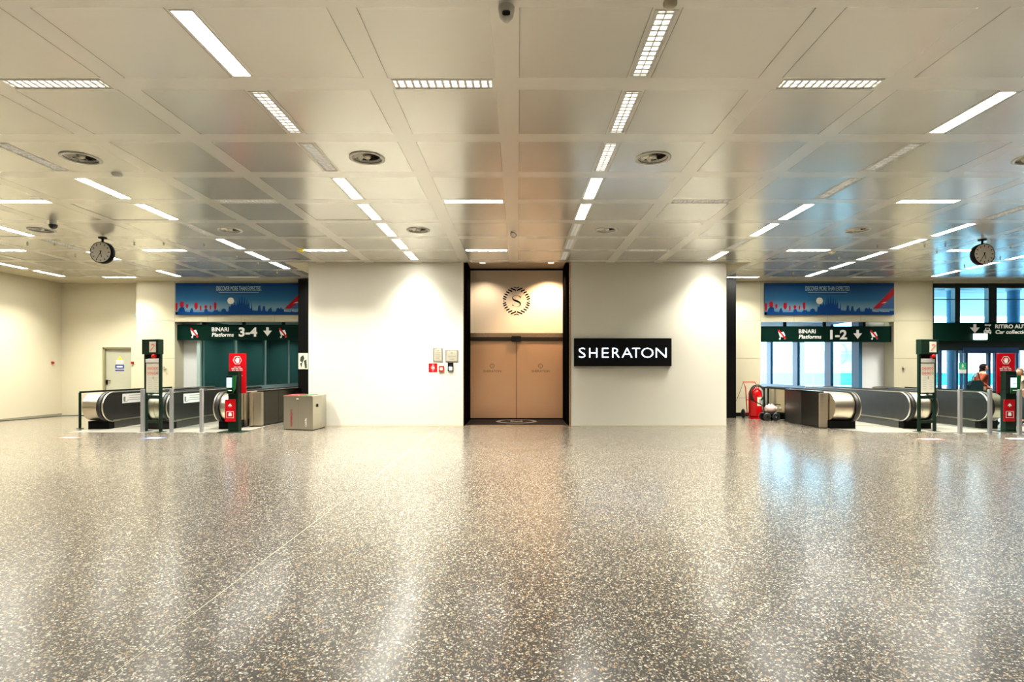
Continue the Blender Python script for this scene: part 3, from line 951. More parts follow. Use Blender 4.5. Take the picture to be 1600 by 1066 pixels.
t = thing('alarm_sign', 'square red sign with white sunburst alarm symbol on the left block wall', 'sign', (X(676, D1), D1, Z(581, D1)))
wbox(669.8, 683.2, 568, 581.6, .006, 'red', 'panel', t, 0)
e = MB(); cx, cz = X(676.5, D1), Z(574.8, D1); y = D1 - .008
disc(e, cx, cz, .022, y, 16); disc(e, cx, cz, .048, y, 24, r0=.038)
for i in range(12):
    an = i * PI / 6; e.bar((cx + .06 * math.sin(an), y, cz + .06 * math.cos(an)), (cx + .098 * math.sin(an), y, cz + .098 * math.cos(an)), .012, .001)
e.build('symbol', 'white_print', t, world=True)
t = thing('fire_call_point', 'small red fire call point box between the alarm sign and the intercom', 'alarm button', (X(690, D1), D1, Z(580, D1)))
wbox(685.9, 694, 572.1, 580.5, .05, 'red', 'box', t, .006); wbox(687.7, 692.2, 574.3, 578.6, .052, 'beige_plastic', 'window', t, 0)
e = MB(); disc(e, X(690, D1), Z(576.4, D1), .012, D1 - .054, 12); e.build('button', 'black', t, world=True)
t = thing('intercom', 'black door intercom with lit white screen beside the entrance', 'intercom', (X(704, D1), D1, Z(580, D1)))
wbox(699.9, 708.5, 566.8, 580.3, .045, 'black', 'housing', t, .008); wbox(701.6, 706.8, 573.2, 578.8, .047, 'screen_white', 'screen', t, 0)
wbox(702, 706.6, 569, 572, .047, 'black_gloss', 'camera_window', t, 0)
t = thing('notice_poster', 'small framed notice with dark figure on the black column left of the block', 'poster', (X(473, 18.2), 18.2, Z(577, 18.2)))
wbox(466.5, 481.5, 552, 577, .012, 'cream_paper', 'sheet', t, 0, 18.2)
e = MB()
for pts in ([(470, 558), (474, 555), (476, 560), (473, 567), (469, 564)], [(475, 564), (479, 562), (480, 575), (477, 576)], [(469, 568), (473, 566), (471, 575)]):
    flat(e, [(X(p, 18.2), Z(q_, 18.2)) for p, q_ in pts], 18.186)
e.build('print', 'poster_dark', t, world=True)

# ------------------------------------------------------------------ service door at far left
t = thing('door_1', None, None, (dx0, DB, 0)); t['kind'] = 'structure'
fx = .055
a = MB(); a.box(dx0, dx0 + fx, DB + .02, DB + .14, 0, dzt); a.box(dx1 - .02, dx1, DB + .02, DB + .14, 0, dzt); a.box(dx0, dx1, DB + .02, DB + .14, dzt - .05, dzt); a.build('door_frame', 'door_frame', t, world=True)
a = MB(); a.box(dx0 + fx, dx1 - .02, DB + .10, DB + .14, 0, dzt - .05); lf = a.build('door_leaf', 'door_paint', t, world=True)
yy = DB + .098
hx, hz = X(164, DB), Z(595, DB)
a = MB(); a.box(hx - .03, hx + .03, yy - .015, yy, hz - .14, hz + .03); a.bar((hx, yy - .04, hz), (hx + .15, yy - .04, hz), .022); a.bar((hx, yy, hz), (hx, yy - .045, hz), .022); a.build('door_handle', 'black', lf, world=True)
a = MB(); flat(a, [(X(180.5, DB), Z(562.3, DB)), (X(188, DB), Z(562.3, DB)), (X(184.3, DB), Z(556.3, DB))], yy - .002); a.build('warning_triangle', 'yellow', lf, world=True)
a = MB(); a.box(X(178.5, DB), X(189.8, DB), yy - .003, yy, Z(568.3, DB), Z(563, DB)); a.build('notice', 'pale_print', lf, world=True)
a = MB()
for i in range(3): disc(a, X(180.5 + 3.4 * i, DB), Z(565.8, DB), .036, yy - .004, 14, r0=.024)
a.build('notice_symbols', 'pink_print', lf, world=True)
a = MB(); a.box(X(177, DB), X(190.8, DB), yy - .003, yy, Z(576, DB), Z(570, DB)); a.box(X(177, DB), X(190.8, DB), yy - .003, yy, Z(580, DB), Z(578, DB)); a.build('blue_notice', 'blue_print', lf, world=True)
a = MB(); a.box(X(179.5, DB), X(188.5, DB), yy - .005, yy, Z(574.3, DB), Z(572, DB)); a.build('blue_notice_text', 'pale_print', lf, world=True)
for px, py, d, lab in ((91, 567, None, 'small red call button on the left wall near the corner'), (207.5, 567, DB, 'small red call button on the wall right of the service door')):
    t = thing('call_button', lab, 'alarm button', (XL + .02 if d is None else X(px, d), 19.0 if d is None else d, Z(py, 19.2)))
    a = MB()
    if d is None: a.box(-.02, .03, -.04, .04, -.04, .04)
    else: a.box(-.04, .04, -.05, 0, -.04, .04)
    a.build('box', 'dark_red', t, bevel=.005)
    a = MB()
    if d is None: a.box(.03, .034, -.02, .02, -.02, .02)
    else: a.box(-.02, .02, -.054, -.05, -.02, .02)
    a.build('button', 'red', t)
for x, lab in ((X(257.5, DW), 'small white fitting on the cream pillar left of the 3-4 portal'), (X(1411, DW), 'small bracket fitting on the cream pillar right of the 1-2 portal')):
    t = thing('wall_fitting', lab, 'wall fitting', (x, DW, Z(577, DW)))
    a = MB(); a.box(-.03, .05, -.05, 0, .0, .03); a.box(-.03, -.015, -.05, 0, 0, .09); a.build('bracket', 'vent_metal', t)
a = MB(); a.box(XL, XL + .02, 10, 19.38, 0, .06); struct('baseboard_left', a, 'joint')
a = MB(); a.tube([(XL + .05, 17.0, .012), (XL + .30, 17.8, .012), (XL + .45, 18.9, .012), (XL + 1.3, 19.25, .012), (-14.0, 19.3, .012), (-12.2, 19.25, .012)], .014, 6)
tag(a.build('floor_cable', 'dark_vent'), 'dark cable lying along the foot of the left walls', 'cable')

# ------------------------------------------------------------------ banners above the portals
def banner(x0, x1, lab):
    z0, z1 = Z(492.3, DW), Z(443, DW)
    W_, H_ = x1 - x0, z1 - z0
    t = thing('banner', lab, 'banner', (x0, DW - .025, z0), 0, 'blue city banners above the portals')
    a = MB(); a.box(0, W_, -.05, 0, 0, H_); a.build('panel', 'banner_sky', t)
    a = MB(); a.box(.3, W_ - .3, 0, .024, .3, .4); a.build('wall_bracket', 'black', t)
    P = lambda u, v_: (u * W_, v_ * H_)
    a = MB(); y = -.053
    sky = [(0, 0), (1, 0), (1, .12), (.83, .12), (.83, .18), (.815, .18), (.81, .25), (.80, .18), (.79, .22), (.775, .2), (.77, .1), (.74, .1), (.735, .24), (.715, .18), (.705, .1),
           (.69, .12), (.685, .27), (.67, .27), (.665, .12), (.655, .12), (.65, .3), (.635, .28), (.63, .12), (.59, .14), (.585, .42), (.58, .2), (.57, .2), (.565, .45), (.555, .3), (.55, .55), (.54, .3), (.53, .58), (.52, .34),
           (.51, .62), (.50, .34), (.49, .58), (.48, .3), (.475, .5), (.465, .28), (.455, .4), (.445, .3), (.43, .35), (.42, .24), (.41, .28), (.405, .1), (.39, .1), (.385, .18), (.37, .2), (.355, .17), (.35, .1), (.33, .1), (.325, .15),
           (.30, .15), (.29, .1), (.285, .08), (.25, .10), (.245, .18), (.225, .18), (.22, .08), (.14, .08), (.13, .22), (.12, .2), (.11, .08), (.075, .1), (.07, .22), (.05, .26), (.03, .2), (.02, .08), (0, .1)]
    for (u0, v0), (u1, v1) in zip(sky[2:-1], sky[3:]):
        if abs(u0 - u1) > 1e-6: flat(a, [P(u1, 0), P(u0, 0), P(u0, v0), P(u1, v1)], y)
    flat(a, [P(0, 0), P(.02, 0), P(.02, .08), P(0, .1)], y)
    a.build('city_silhouette', 'banner_blue', t)
    y = -.052
    for u0, u1, v0, v1 in ((.0, .018, .12, .38), (.035, .065, .2, .42), (.08, .1, .2, .34), (.145, .172, .16, .38), (.187, .20, .12, .3), (.222, .245, .17, .30), (.262, .275, .16, .3), (.295, .315, .16, .40)):
        um = (u0 + u1) / 2; a = MB()
        flat(a, [P(um - .004, v0), P(um + .004, v0), P(u1, v0 + .07), P(u1, v1 - .04), P(u1 - .005, v1), P(u0 + .005, v1), P(u0, v1 - .04), P(u0, v0 + .07)], y)
        a.build('red_tower', 'banner_red', t)
    a = MB(); flat(a, [P(.835, .19), P(1, .19), P(1, .88), P(.999, .88)], y); a.build('red_wedge', 'banner_red', t)
    a = MB(); flat(a, [P(.88, .19), P(1, .19), P(1, .62)], -.0525); a.build('dark_wedge', 'banner_mid', t)
    a = MB(); disc(a, W_ * .424, H_ * .44, H_ * .105, -.0515, 28); a.build('moon', 'banner_moon', t)
    a = MB(); add_text(a, 'DISCOVER MORE THAN EXPECTED.', W_ * .315, W_ * .66, H_ * .76, H_ * .91, -.054)
    a.box(W_ * .335, W_ * .64, -.054, -.053, H_ * .70, H_ * .712)
    a.build('headline', 'banner_text', t)
    a = MB(); add_text(a, 'Milano Malpensa', W_ * .835, W_ * .965, H_ * .095, H_ * .135, -.056)
    flat(a, [P(.90, .36), P(.93, .40), P(.945, .40), P(.92, .375), P(.95, .385)], -.056)
    a.build('small_print', 'pale_print', t)
banner(-11.62, -7.18, 'blue city skyline banner above the platforms 3-4 sign')
banner(X(1193.3, DW), X(1394.5, DW), 'blue city skyline banner above the platforms 1-2 sign')


# ------------------------------------------------------------------ platform signs
def no_trolley(mb, mb2, cx, cz, h, y):
    s = h
    flat(mb, [(cx - .30 * s, cz + .18 * s), (cx + .18 * s, cz + .30 * s), (cx + .34 * s, cz - .05 * s), (cx + .30 * s, cz - .28 * s), (cx - .10 * s, cz - .22 * s)], y)
    mb.bar((cx - .34 * s, y, cz + .30 * s), (cx - .12 * s, y, cz - .36 * s), .06 * s, .001)
    disc(mb, cx - .2 * s, cz - .42 * s, .09 * s, y, 14); disc(mb, cx + .32 * s, cz - .40 * s, .07 * s, y, 14)
    a = (cx - .42 * s, cz + .46 * s); b_ = (cx + .42 * s, cz - .46 * s)
    flat(mb2, [(a[0], a[1]), (a[0] + .14 * s, a[1] + .06 * s), (b_[0] + .04 * s, b_[1] + .08 * s), (b_[0] - .08 * s, b_[1] - .02 * s)], y - .002)

def down_arrow(mb, cx, z0, z1, y, hw=.5):
    h = z1 - z0; w_ = h * hw
    flat(mb, [(cx - w_ * .3, z0 + h * .58), (cx + w_ * .3, z0 + h * .58), (cx + w_ * .3, z1), (cx - w_ * .3, z1)], y)
    flat(mb, [(cx, z0), (cx + w_, z0 + h * .62), (cx - w_, z0 + h * .62)], y)

def platform_sign(x0, x1, pys, num, lab, pos):
    y = DW + .12
    z0, z1 = Z(pys[1], y), Z(pys[0], y)
    t = thing('platform_sign', lab, 'sign', (x0, y, z0))
    a = MB(); a.box(x0 + .01, x1 - .01, y, y + .17, z0, z1); a.build('panel', 'sign_green', t, world=True)
    a = MB()
    for u in (.2, .5, .8): a.box(x0 + (x1 - x0) * u - .05, x0 + (x1 - x0) * u + .05, y + .05, y + .1, z1, LZ)
    a.build('hanger', 'black', t, world=True)
    p = lambda v_: X(v_, y)
    zz = lambda v_: Z(v_, y)
    a = MB(); r = MB(); yf = y - .004
    b0, b1, n0, n1, ar, t0, t1, r0, r1, w0, w1, w2, w3 = pos
    add_text(a, 'BINARI', p(b0), p(b1), zz(r0[1]), zz(r0[0]), yf, bold=.018)
    add_text(a, 'Platforms', p(w0) , p(w1), zz(r1[1]), zz(r1[0]), yf, bold=.018, shear=.15)
    a.build('lettering', 'white_print', t, world=True)
    a = MB(); add_text(a, num, p(n0), p(n1), zz(w3), zz(w2), yf, bold=.035); a.build('platform_number', 'white_print', t, world=True)
    a = MB(); down_arrow(a, p(ar), zz(w3), zz(w2), yf, .48); a.build('arrow', 'white_print', t, world=True)
    h = .34
    for tt in (t0, t1):
        a = MB(); r = MB(); no_trolley(a, r, p(tt), (z0 + z1) / 2 - .02, h, yf)
        q_ = a.build('trolley_symbol', 'white_print', t, world=True); r.build('red_bar', 'red', q_, world=True)
platform_sign(PL0, PL1, (507.5, 531.5), '3-4', 'dark green hanging sign reading BINARI Platforms 3-4 over the left escalators',
              (331, 357.5, 373, 402, 418, 303.5, 442, (511.3, 517.8), (520, 526), 331, 365, 511.5, 525.5))
platform_sign(PR0, PR1, (510, 534.5), '1-2', 'dark green hanging sign reading BINARI Platforms 1-2 over the right escalators',
              (1248, 1274.5, 1297, 1323.5, 1340, 1221.5, 1365.5, (514.5, 520.8), (523, 529.2), 1248, 1283, 515.5, 529.8))

# ------------------------------------------------------------------ escalators
YN = 14.55                                              # front of the rounded ends
ZTOP, ZBOT = .97, .21
RR = (ZTOP - ZBOT) / 2
ZC = (ZTOP + ZBOT) / 2
def outline(y0, rr=RR, drop=True):
    """side outline (y, z) of a balustrade: rounded end, level run, then the descent"""
    pts = []
    yc = y0 + rr * 1.0
    for i in range(17):
        an = PI / 2 + PI * i / 16
        pts.append((yc + rr * math.cos(an), ZC + rr * math.sin(an)))
    top = ZC + rr; bot = ZC - rr
    low = [(19.3, bot), (25.5, bot - 3.6), (25.5, top - 3.6 + .1), (19.9, top)]
    return pts + low
def sweep(mb, x0, x1, y0, rr, th, mi=0):
    """band that follows the outline from x0 to x1, thickness th outward"""
    def path(r_):
        yc = y0 + rr
        p = [(25.5, ZC + r_ - 3.5), (19.9, ZC + r_)]
        for i in range(21):
            an = PI / 2 + PI * i / 20
            p.append((yc + r_ * math.cos(an), ZC + r_ * math.sin(an)))
        p.append((yc + .25, ZC - r_))
        return p
    A, B = path(rr), path(rr + th)
    k = len(A)
    vs = [(x0, *p) for p in A] + [(x1, *p) for p in A] + [(x0, *p) for p in B] + [(x1, *p) for p in B]
    fs = []
    for i in range(k - 1):
        fs += [(i, i + 1, k + i + 1, k + i), (2 * k + i, 3 * k + i, 3 * k + i + 1, 2 * k + i + 1), (i, 2 * k + i, 2 * k + i + 1, i + 1), (k + i, k + i + 1, 3 * k + i + 1, 3 * k + i)]
    fs += [(0, k, 3 * k, 2 * k), (k - 1, 3 * k - 1, 4 * k - 1, 2 * k - 1)]
    mb._add(vs, fs, mi, True)

def balustrade(t, x0, x1, inner, y0, sticker=None):
    """one side of an escalator between x0 and x1; inner = -1 when the steps are at its left, +1 at its right"""
    xi = x1 if inner > 0 else x0
    s = inner
    pi0, pi1 = sorted((xi, xi - s * .05))               # inner panel
    hr0, hr1 = sorted((xi - s * .06, xi - s * .13))     # handrail
    dk0, dk1 = sorted((xi - s * .14, x0 if inner > 0 else x1))
    a = MB(); a.prism(outline(y0), 'x', pi0, pi1); b_ = a.build('balustrade', 'steel_panel', t, world=True)
    g = MB(); sweep(g, pi0 - .004, pi1 + .004, y0 - .0, RR, .018)
    g.box(min(xi, xi + s * .012), max(xi, xi + s * .012), y0 + RR, 19.3, ZBOT - .005, ZBOT + .03)
    g.build('edge_trim', 'steel_bright', b_, world=True)
    g = MB(); g.box(pi0, pi1, y0 + .42, 19.3, 0.0, ZBOT); g.build('skirting', 'steel_panel', b_, world=True)
    g = MB(); g.prism(outline(y0 + .03, RR - .02), 'x', hr0, hr1); g.build('handrail_guide', 'black', b_, world=True)
    g = MB(); sweep(g, hr0 - .012, hr1 + .012, y0 - .02, RR - .005, .035); g.build('handrail', 'rubber', t, world=True)
    if dk1 - dk0 > .08:
        g = MB(); g.prism(outline(y0 + .02, RR - .01), 'x', dk0, dk1, smooth=True); g.build('newel_deck', 'steel_bright', t, world=True)
    g = MB(); g.box(min(dk0, hr0, pi0 + .01), max(dk1, hr1, pi1 - .01), y0 + .24, y0 + .6, 0, ZBOT); g.build('plinth', 'black', t, world=True)
    if sticker:
        y_, z_, w_, h_, tilt = sticker
        fx = xi + s * .014
        g = MB(); g._add([(fx, y_, z_), (fx, y_ + w_, z_ + tilt), (fx, y_ + w_, z_ + h_ + tilt), (fx, y_, z_ + h_)], [(0, 1, 2, 3)]); st_ = g.build('sticker', 'pale_print', b_, world=True)
        g = MB(); fy = fx + s * .002
        for u0, u1, v0, v1 in ((.05, .14, .2, .7), (.3, .9, .78, .84), (.3, .95, .5, .56), (.2, .9, .28, .34), (.08, .24, .14, .2)):
            g._add([(fy, y_ + w_ * u0, z_ + h_ * v0 + tilt * u0), (fy, y_ + w_ * u1, z_ + h_ * v0 + tilt * u1), (fy, y_ + w_ * u1, z_ + h_ * v1 + tilt * u1), (fy, y_ + w_ * u0, z_ + h_ * v1 + tilt * u0)], [(0, 1, 2, 3)])
        g.build('sticker_text', 'plaque_edge', st_, world=True)

def escalator(lab, xa0, xa1, xb0, xb1, y0, st=None):
    t = thing('escalator', lab, 'escalator', ((xa0 + xb1) / 2, y0 + .4, 0), 0)
    balustrade(t, xa0, xa1, 1, y0, st)
    balustrade(t, xb0, xb1, -1, y0)
    a = MB(); x0, x1 = xa1 + .015, xb0 - .015
    a.box(x0, x1, y0 + .9, 17.7, .0, .012); a.build('comb_plate', 'landing', t, world=True)
    a = MB(); y, z = 17.7, -.01
    n_ = 0
    while y < 25.4:
        a.box(x0, x1, y, y + .40, z - .22, z)
        y += .40; n_ += 1
        if n_ > 3: z -= .21
    a.build('steps', 'step_metal', t, world=True)
    return t
stk = (15.25, .66, .85, .26, .0)
escalator('left hand escalator of the platforms 3-4 pair, nearest the service door', X(145, 14.95), X(178, 14.95), X(236, 14.95), X(254, 14.95), YN, stk)
escalator('right hand escalator of the platforms 3-4 pair, behind the red kiosk', X(254.5, 14.95), X(275.5, 14.95), X(346, 14.95), X(374, 14.95), YN, stk)
escalator('left hand escalator of the platforms 1-2 pair, beside the steel cladding', X(1296, 14.95), X(1335, 14.95), X(1409, 14.95), X(1430, 14.95), YN + .1)
escalator('right hand escalator of the platforms 1-2 pair, nearest the glass doors', X(1430.5, 14.95), X(1453, 14.95), X(1529, 14.95), X(1556, 14.95), YN + .1)
# landings
a = MB(); a._add([(-11.35, 14.0, .003), (-7.35, 14.0, .003), (-6.98, 14.5, .003), (-7.2, 17.6, .003), (-11.4, 17.6, .003)], [(0, 1, 2, 3, 4)]); struct('floor_landing_left', a, 'landing')
a = MB(); a._add([(8.95, 14.0, .003), (14.2, 14.0, .003), (14.2, 15.2, .003), (13.0, 17.6, .003), (8.3, 17.6, .003), (8.35, 15.0, .003)], [(0, 1, 2, 3, 4, 5)]); struct('floor_landing_right', a, 'landing')

# side claddings
t = thing('side_cladding', 'dark panelled side cladding with steel front beside the 3-4 escalators', 'cladding', (-7.15, 15.4, 0))
for i, (y0, y1) in enumerate(((15.5, 16.5), (16.5, 17.7), (17.7, 18.85))):
    a = MB(); a.box(-7.19, -7.11, y0 + .01, y1 - .01, .03, .97); a.build('side_panel', 'steel_dark', t, world=True)
a = MB(); a.box(-7.42, -7.1, 15.38, 15.5, .03, .97); a.build('front_panel', 'steel', t, world=True, bevel=.01)
a = MB(); a.box(-7.49, -7.43, 15.18, 15.28, .03, .97); a.box(-7.38, -7.33, 15.26, 15.36, .03, .97); a.build('front_post', 'steel_bright', t, world=True)
a = MB(); a.box(-7.42, -7.1, 15.4, 18.85, 0, .03); a.box(-7.24, -7.09, 15.4, 18.85, .97, 1.0); a.build('rail_cap', 'black', t, world=True)
t = thing('side_cladding', 'brushed steel side cladding box beside the 1-2 escalators', 'cladding', (8.25, 15.1, 0))
a = MB(); a.box(8.17, 8.26, 15.05, 15.95, .02, .96); a.build('side_panel', 'steel_dark', t, world=True)
a = MB(); a.box(8.17, 8.26, 15.97, 16.9, .02, .96); a.build('side_panel', 'steel_panel', t, world=True)
a = MB(); a.box(8.17, 8.40, 14.98, 15.04, .02, .96); a.build('front_panel', 'steel', t, world=True, bevel=.008)
a = MB(); a.box(8.16, 8.28, 14.98, 16.92, .96, 1.0); a.build('rail_cap', 'steel_dark', t, world=True)

# green guard rails
def rail(lab, segs, posts, w_=.04):
    t = thing('guard_rail', lab, 'railing', (posts[0][0], posts[0][1], 0))
    a = MB()
    for p, q_ in segs: a.bar(p, q_, w_, .05)
    a.build('top_rail', 'dark_green', t, world=True)
    for x, y, h in posts:
        a = MB(); a.box(x - .022, x + .022, y - .022, y + .022, 0, h); a.box(x - .06, x + .06, y - .06, y + .06, 0, .012); a.build('post', 'dark_green', t, world=True)
xl = X(125, 14.9)
rail('dark green guard rail running back left of the 3-4 escalators', [((xl, 14.9, .98), (xl, 18.85, .98))], [(xl, 14.9, .97), (xl, 16.9, .97), (xl, 18.8, .97)])
rail('dark rail on thin posts behind the steel cladding by the extinguisher', [((8.3, 18.8, .985), (8.3, 16.95, .985))], [(8.3, 17.15, .96), (8.3, 18.35, .96), (8.3, 18.65, .96)])
xr = X(1564, 15.0)
rail('dark green guard rail right of the 1-2 escalators beside the kiosk', [((xr, 14.95, .98), (xr, 18.7, .98))], [(xr, 14.95, .97), (xr, 16.9, .97), (xr, 18.6, .97)])

# grey barrier posts with glass
def barrier(lab, pxs, d):
    t = thing('glass_barrier', lab, 'barrier', (X(pxs[0], d), d, 0))
    for px in pxs:
        x = X(px, d)
        a = MB(); a.box(x - .036, x + .036, d - .036, d + .036, 0, 1.1); a.box(x - .09, x + .09, d - .09, d + .09, 0, .012); a.build('post', 'grey_post', t, world=True, bevel=.004)
    for p, q_ in zip(pxs[:-1], pxs[1:]):
        a = MB(); a.box(X(p, d) + .04, X(q_, d) - .04, d - .006, d + .006, .12, 1.08); a.build('glass_panel', 'clear_glass', t, world=True)
barrier('glass barrier on three grey posts in front of the 3-4 escalators', (223, 268, 315), 13.95)
barrier('glass barrier on three grey posts in front of the right 1-2 escalator', (1500, 1546.5, 1593), 13.6)

# sign stands
def sign_stand(lab, x, y, rot, mirror):
    t = thing('sign_stand', lab, 'sign stand', (x, y, 0), rot)
    W_ = .50; h = W_ / 2
    for s in (-1, 1):
        a = MB(); a.box(s * h - .03, s * h + .03, -.03, .03, 0, 1.98); a.build('leg', 'dark_green', t, bevel=.004)
        a = MB(); a.box(s * h - .10, s * h + .10, -.10, .10, 0, .012); a.build('foot', 'dark_green', t)
    a = MB(); a.box(-h - .03, h + .03, -.09, .06, 1.98, 2.36); hd = a.build('header_box', 'dark_green', t, bevel=.006)
    sx = .09
    a = MB(); a.box(sx - .11, sx + .11, -.094, -.09, 2.03, 2.30); ic = a.build('pictogram', 'cream_paper', hd)
    a = MB(); yb = -.097
    flat(a, [(sx - .08, 2.08), (sx - .05, 2.06), (sx + .09, 2.20), (sx + .08, 2.22)], yb); flat(a, [(sx - .04, 2.20), (sx + .06, 2.20), (sx + .06, 2.24), (sx - .04, 2.24)], yb)
    a.build('pictogram_print', 'pink_print', ic)
    a = MB(); a.lathe([(.0001, -.12), (.04, -.115), (.055, -.09), (.055, -.03)], (sx + .02, 0, 1.93), 'y', 24); a.build('red_lamp', 'red_gloss', t)
    a = MB(); a.box(-h + .03, h - .03, -.02, .02, 1.87, 1.99); a.build('cross_panel', 'black', t)
    a = MB(); a.box(-h + .03, h - .03, -.035, -.02, 1.77, 1.86); a.build('white_strip', 'pale_print', t)
    a = MB(); a.box(-h + .03, h - .03, -.02, .0, 1.0, 1.75); pp = a.build('notice_sheet', 'cream_paper', t)
    a = MB()
    for r_ in range(2):
        for i in range(5):
            if r_ == 1 and i == 4: continue
            disc(a, -.15 + i * .078, 1.62 - r_ * .12, .036, -.0225, 14, r0=.022)
            a.bar((-.15 + i * .078 - .02, -.0225, 1.64 - r_ * .12), (-.15 + i * .078 + .02, -.0225, 1.60 - r_ * .12), .012, .001)
            a.box(-.15 + i * .078 - .03, -.15 + i * .078 + .03, -.0225, -.022, 1.565 - r_ * .12, 1.572 - r_ * .12)
    a.build('prohibition_symbols', 'pink_print', pp)
    a = MB(); disc(a, .162, 1.50, .036, -.0225, 14, r0=.02)
    disc(a, .02, 1.40, .018, -.0225, 10); a.box(.005, .035, -.0225, -.022, 1.34, 1.385)
    for k in range(6):
        z = 1.37 - k * .055
        a.box(-.16, -.03, -.0225, -.022, z, z + .006); a.box(.06, .19 - (k % 2) * .03, -.0225, -.022, z, z + .006)
    a.build('notice_text', 'plaque_edge', pp)
    a = MB(); a.box(-h + .03, h - .03, -.02, .02, .84, .93); a.box(-h + .03, h - .03, -.02, .02, .22, .29); a.box(-h + .03, h - .03, -.015, .015, .965, .995); a.box(-h + .03, h - .03, -.015, .015, 1.75, 1.77); a.build('cross_bar', 'dark_green', t)
sign_stand('dark green sign stand with prohibition symbols between the 3-4 escalators', X(239.5, 14.2), 14.2, math.radians(-18), False)
sign_stand('dark green sign stand with prohibition symbols between the 1-2 escalators', X(1448, 14.2), 14.2, math.radians(14), True)

# red hand-stop kiosks
def kiosk(lab, x, y, rot):
    t = thing('information_kiosk', lab, 'kiosk', (x, y, 0), rot)
    a = MB(); a.box(-.13, .13, -.06, .12, .012, 1.55); a.build('column', 'dark_green', t, bevel=.01)
    a = MB(); a.box(-.34, .30, -.20, .25, 0, .012); a.build('base_plate', 'dark_green', t)
    a = MB(); a.box(-.20, .235, .13, .15, .98, 2.01); pn = a.build('red_panel', 'red', t)
    a = MB(); cx, cz, yf = .015, 1.83, .126
    seg = 6; R_ = .115
    hexo = [(cx + R_ * math.sin(2 * PI * (i + .5) / 6), cz + R_ * math.cos(2 * PI * (i + .5) / 6)) for i in range(6)]
    hexi = [(cx + .103 * math.sin(2 * PI * (i + .5) / 6), cz + .103 * math.cos(2 * PI * (i + .5) / 6)) for i in range(6)]
    for i in range(6): flat(a, [hexo[i], hexo[(i + 1) % 6], hexi[(i + 1) % 6], hexi[i]], yf)
    flat(a, [(cx - .035, cz - .065), (cx + .04, cz - .065), (cx + .05, cz), (cx + .05, cz + .02), (cx - .035, cz + .02)], yf)
    for i, (u, hh) in enumerate(((-.034, .052), (-.011, .070), (.012, .068), (.035, .050))): a.box(cx + u - .002, cx + u + .016, yf, yf + .001, cz + .01, cz + hh)
    flat(a, [(cx - .03, cz - .05), (cx - .03, cz - .015), (cx - .062, cz + .022), (cx - .072, cz + .012)], yf)
    a.build('hand_symbol', 'white_print', pn)
    a = MB()
    for k, (z, w_, h) in enumerate(((1.645, .09, .020), (1.605, .15, .020), (1.565, .14, .020), (1.50, .06, .010), (1.465, .08, .010), (1.43, .14, .010))):
        nn = int(w_ * 2 / .02)
        for i in range(nn):
            if i % 5 != 4: a.box(cx - w_ + i * .02, cx - w_ + i * .02 + .014, yf, yf + .001, z, z + h)
    a.build('panel_text', 'pale_print', pn)
    a = MB(); a.box(-.125, .145, -.16, -.06, .98, 1.44); a.build('scanner_housing', 'black', t, bevel=.02)
    a = MB(); a.prism([(-.10, 1.0), (.06, 1.0), (.12, 1.1), (.14, 1.44), (.06, 1.44)], 'y', -.185, -.16); a.box(-.11, .07, -.185, -.16, .99, 1.13); a.build('scanner_cover', 'scanner_green', t, bevel=.01)
    a = MB(); a.box(-.095, .03, -.19, -.165, 1.14, 1.38); sc_ = a.build('screen', 'screen_blue', t)
    a = MB(); a.box(-.07, .0, -.1915, -.19, 1.30, 1.315); a.box(-.06, .01, -.1915, -.19, 1.22, 1.24); a.build('screen_text', 'blue_print', sc_)
    a = MB(); a.box(-.06, .03, -.195, -.185, 1.05, 1.075); a.build('card_slot', 'white_metal', t)
    a = MB(); a.box(-.19, .07, -.09, -.065, .27, .83); lp = a.build('lower_sign', 'red', t)
    a = MB(); yf = -.093; cx = -.06
    flat(a, [(cx, .73), (cx + .045, .675), (cx + .045, .655), (cx + .012, .685), (cx - .012, .685), (cx - .045, .655), (cx - .045, .675)], yf); a.box(cx - .009, cx + .009, yf, yf + .001, .64, .70)
    for u0, u1, v0, v1 in ((-.09, .09, .52, .528), (-.09, .09, .36, .368), (-.09, -.082, .36, .528), (.082, .09, .36, .528), (-.04, .04, .41, .47), (-.03, .03, .47, .50)): a.box(cx + u0, cx + u1, yf, yf + .001, v0, v1)
    a.build('ticket_symbol', 'white_print', lp)
kiosk('red stop-hand kiosk in front of the 3-4 escalators', X(366, 14.15), 14.15, math.radians(0))
kiosk('red stop-hand kiosk by the glass doors, partly behind a grey post', X(1577, 14.2), 14.2, math.radians(-4))

# litter bin
t = thing('litter_bin', 'brushed steel recycling bin at the left corner of the block', 'bin', (X(474, 14.8), 14.8, 0))
bx0, bx1, bxc = X(450, 14.9), X(502.5, 14.95), X(489.5, 14.45)
poly = [(bx0, 14.62), (bxc, 14.42), (bx1, 14.95), (bx1 - .05, 15.45), (bx0 + .05, 15.45)]
a = MB(); a.prism(poly, 'z', .02, .88); a.build('body', 'steel_bin', t, world=True, bevel=.006)
pin = [(bx0 + .03, 14.68), (bxc - .01, 14.48), (bx1 - .03, 14.97), (bx1 - .08, 15.42), (bx0 + .08, 15.42)]
a = MB(); a.prism(pin, 'z', 0, .03); a.build('plinth', 'black', t, world=True)
pl_ = [(bx0 - .01, 14.61), (bxc, 14.40), (bx1 + .01, 14.94), (bx1 - .04, 15.47), (bx0 + .04, 15.47)]
a = MB(); a.prism(pl_, 'z', .88, .90); a.build('lid', 'steel_bin', t, world=True)
a = MB(); a.prism([(bx0 + .03, 14.68), (X(467, 14.7), 14.62), (X(467, 14.7), 15.3), (bx0 + .06, 15.3)], 'z', .90, .915); a.build('red_opening', 'dark_red', t, world=True)
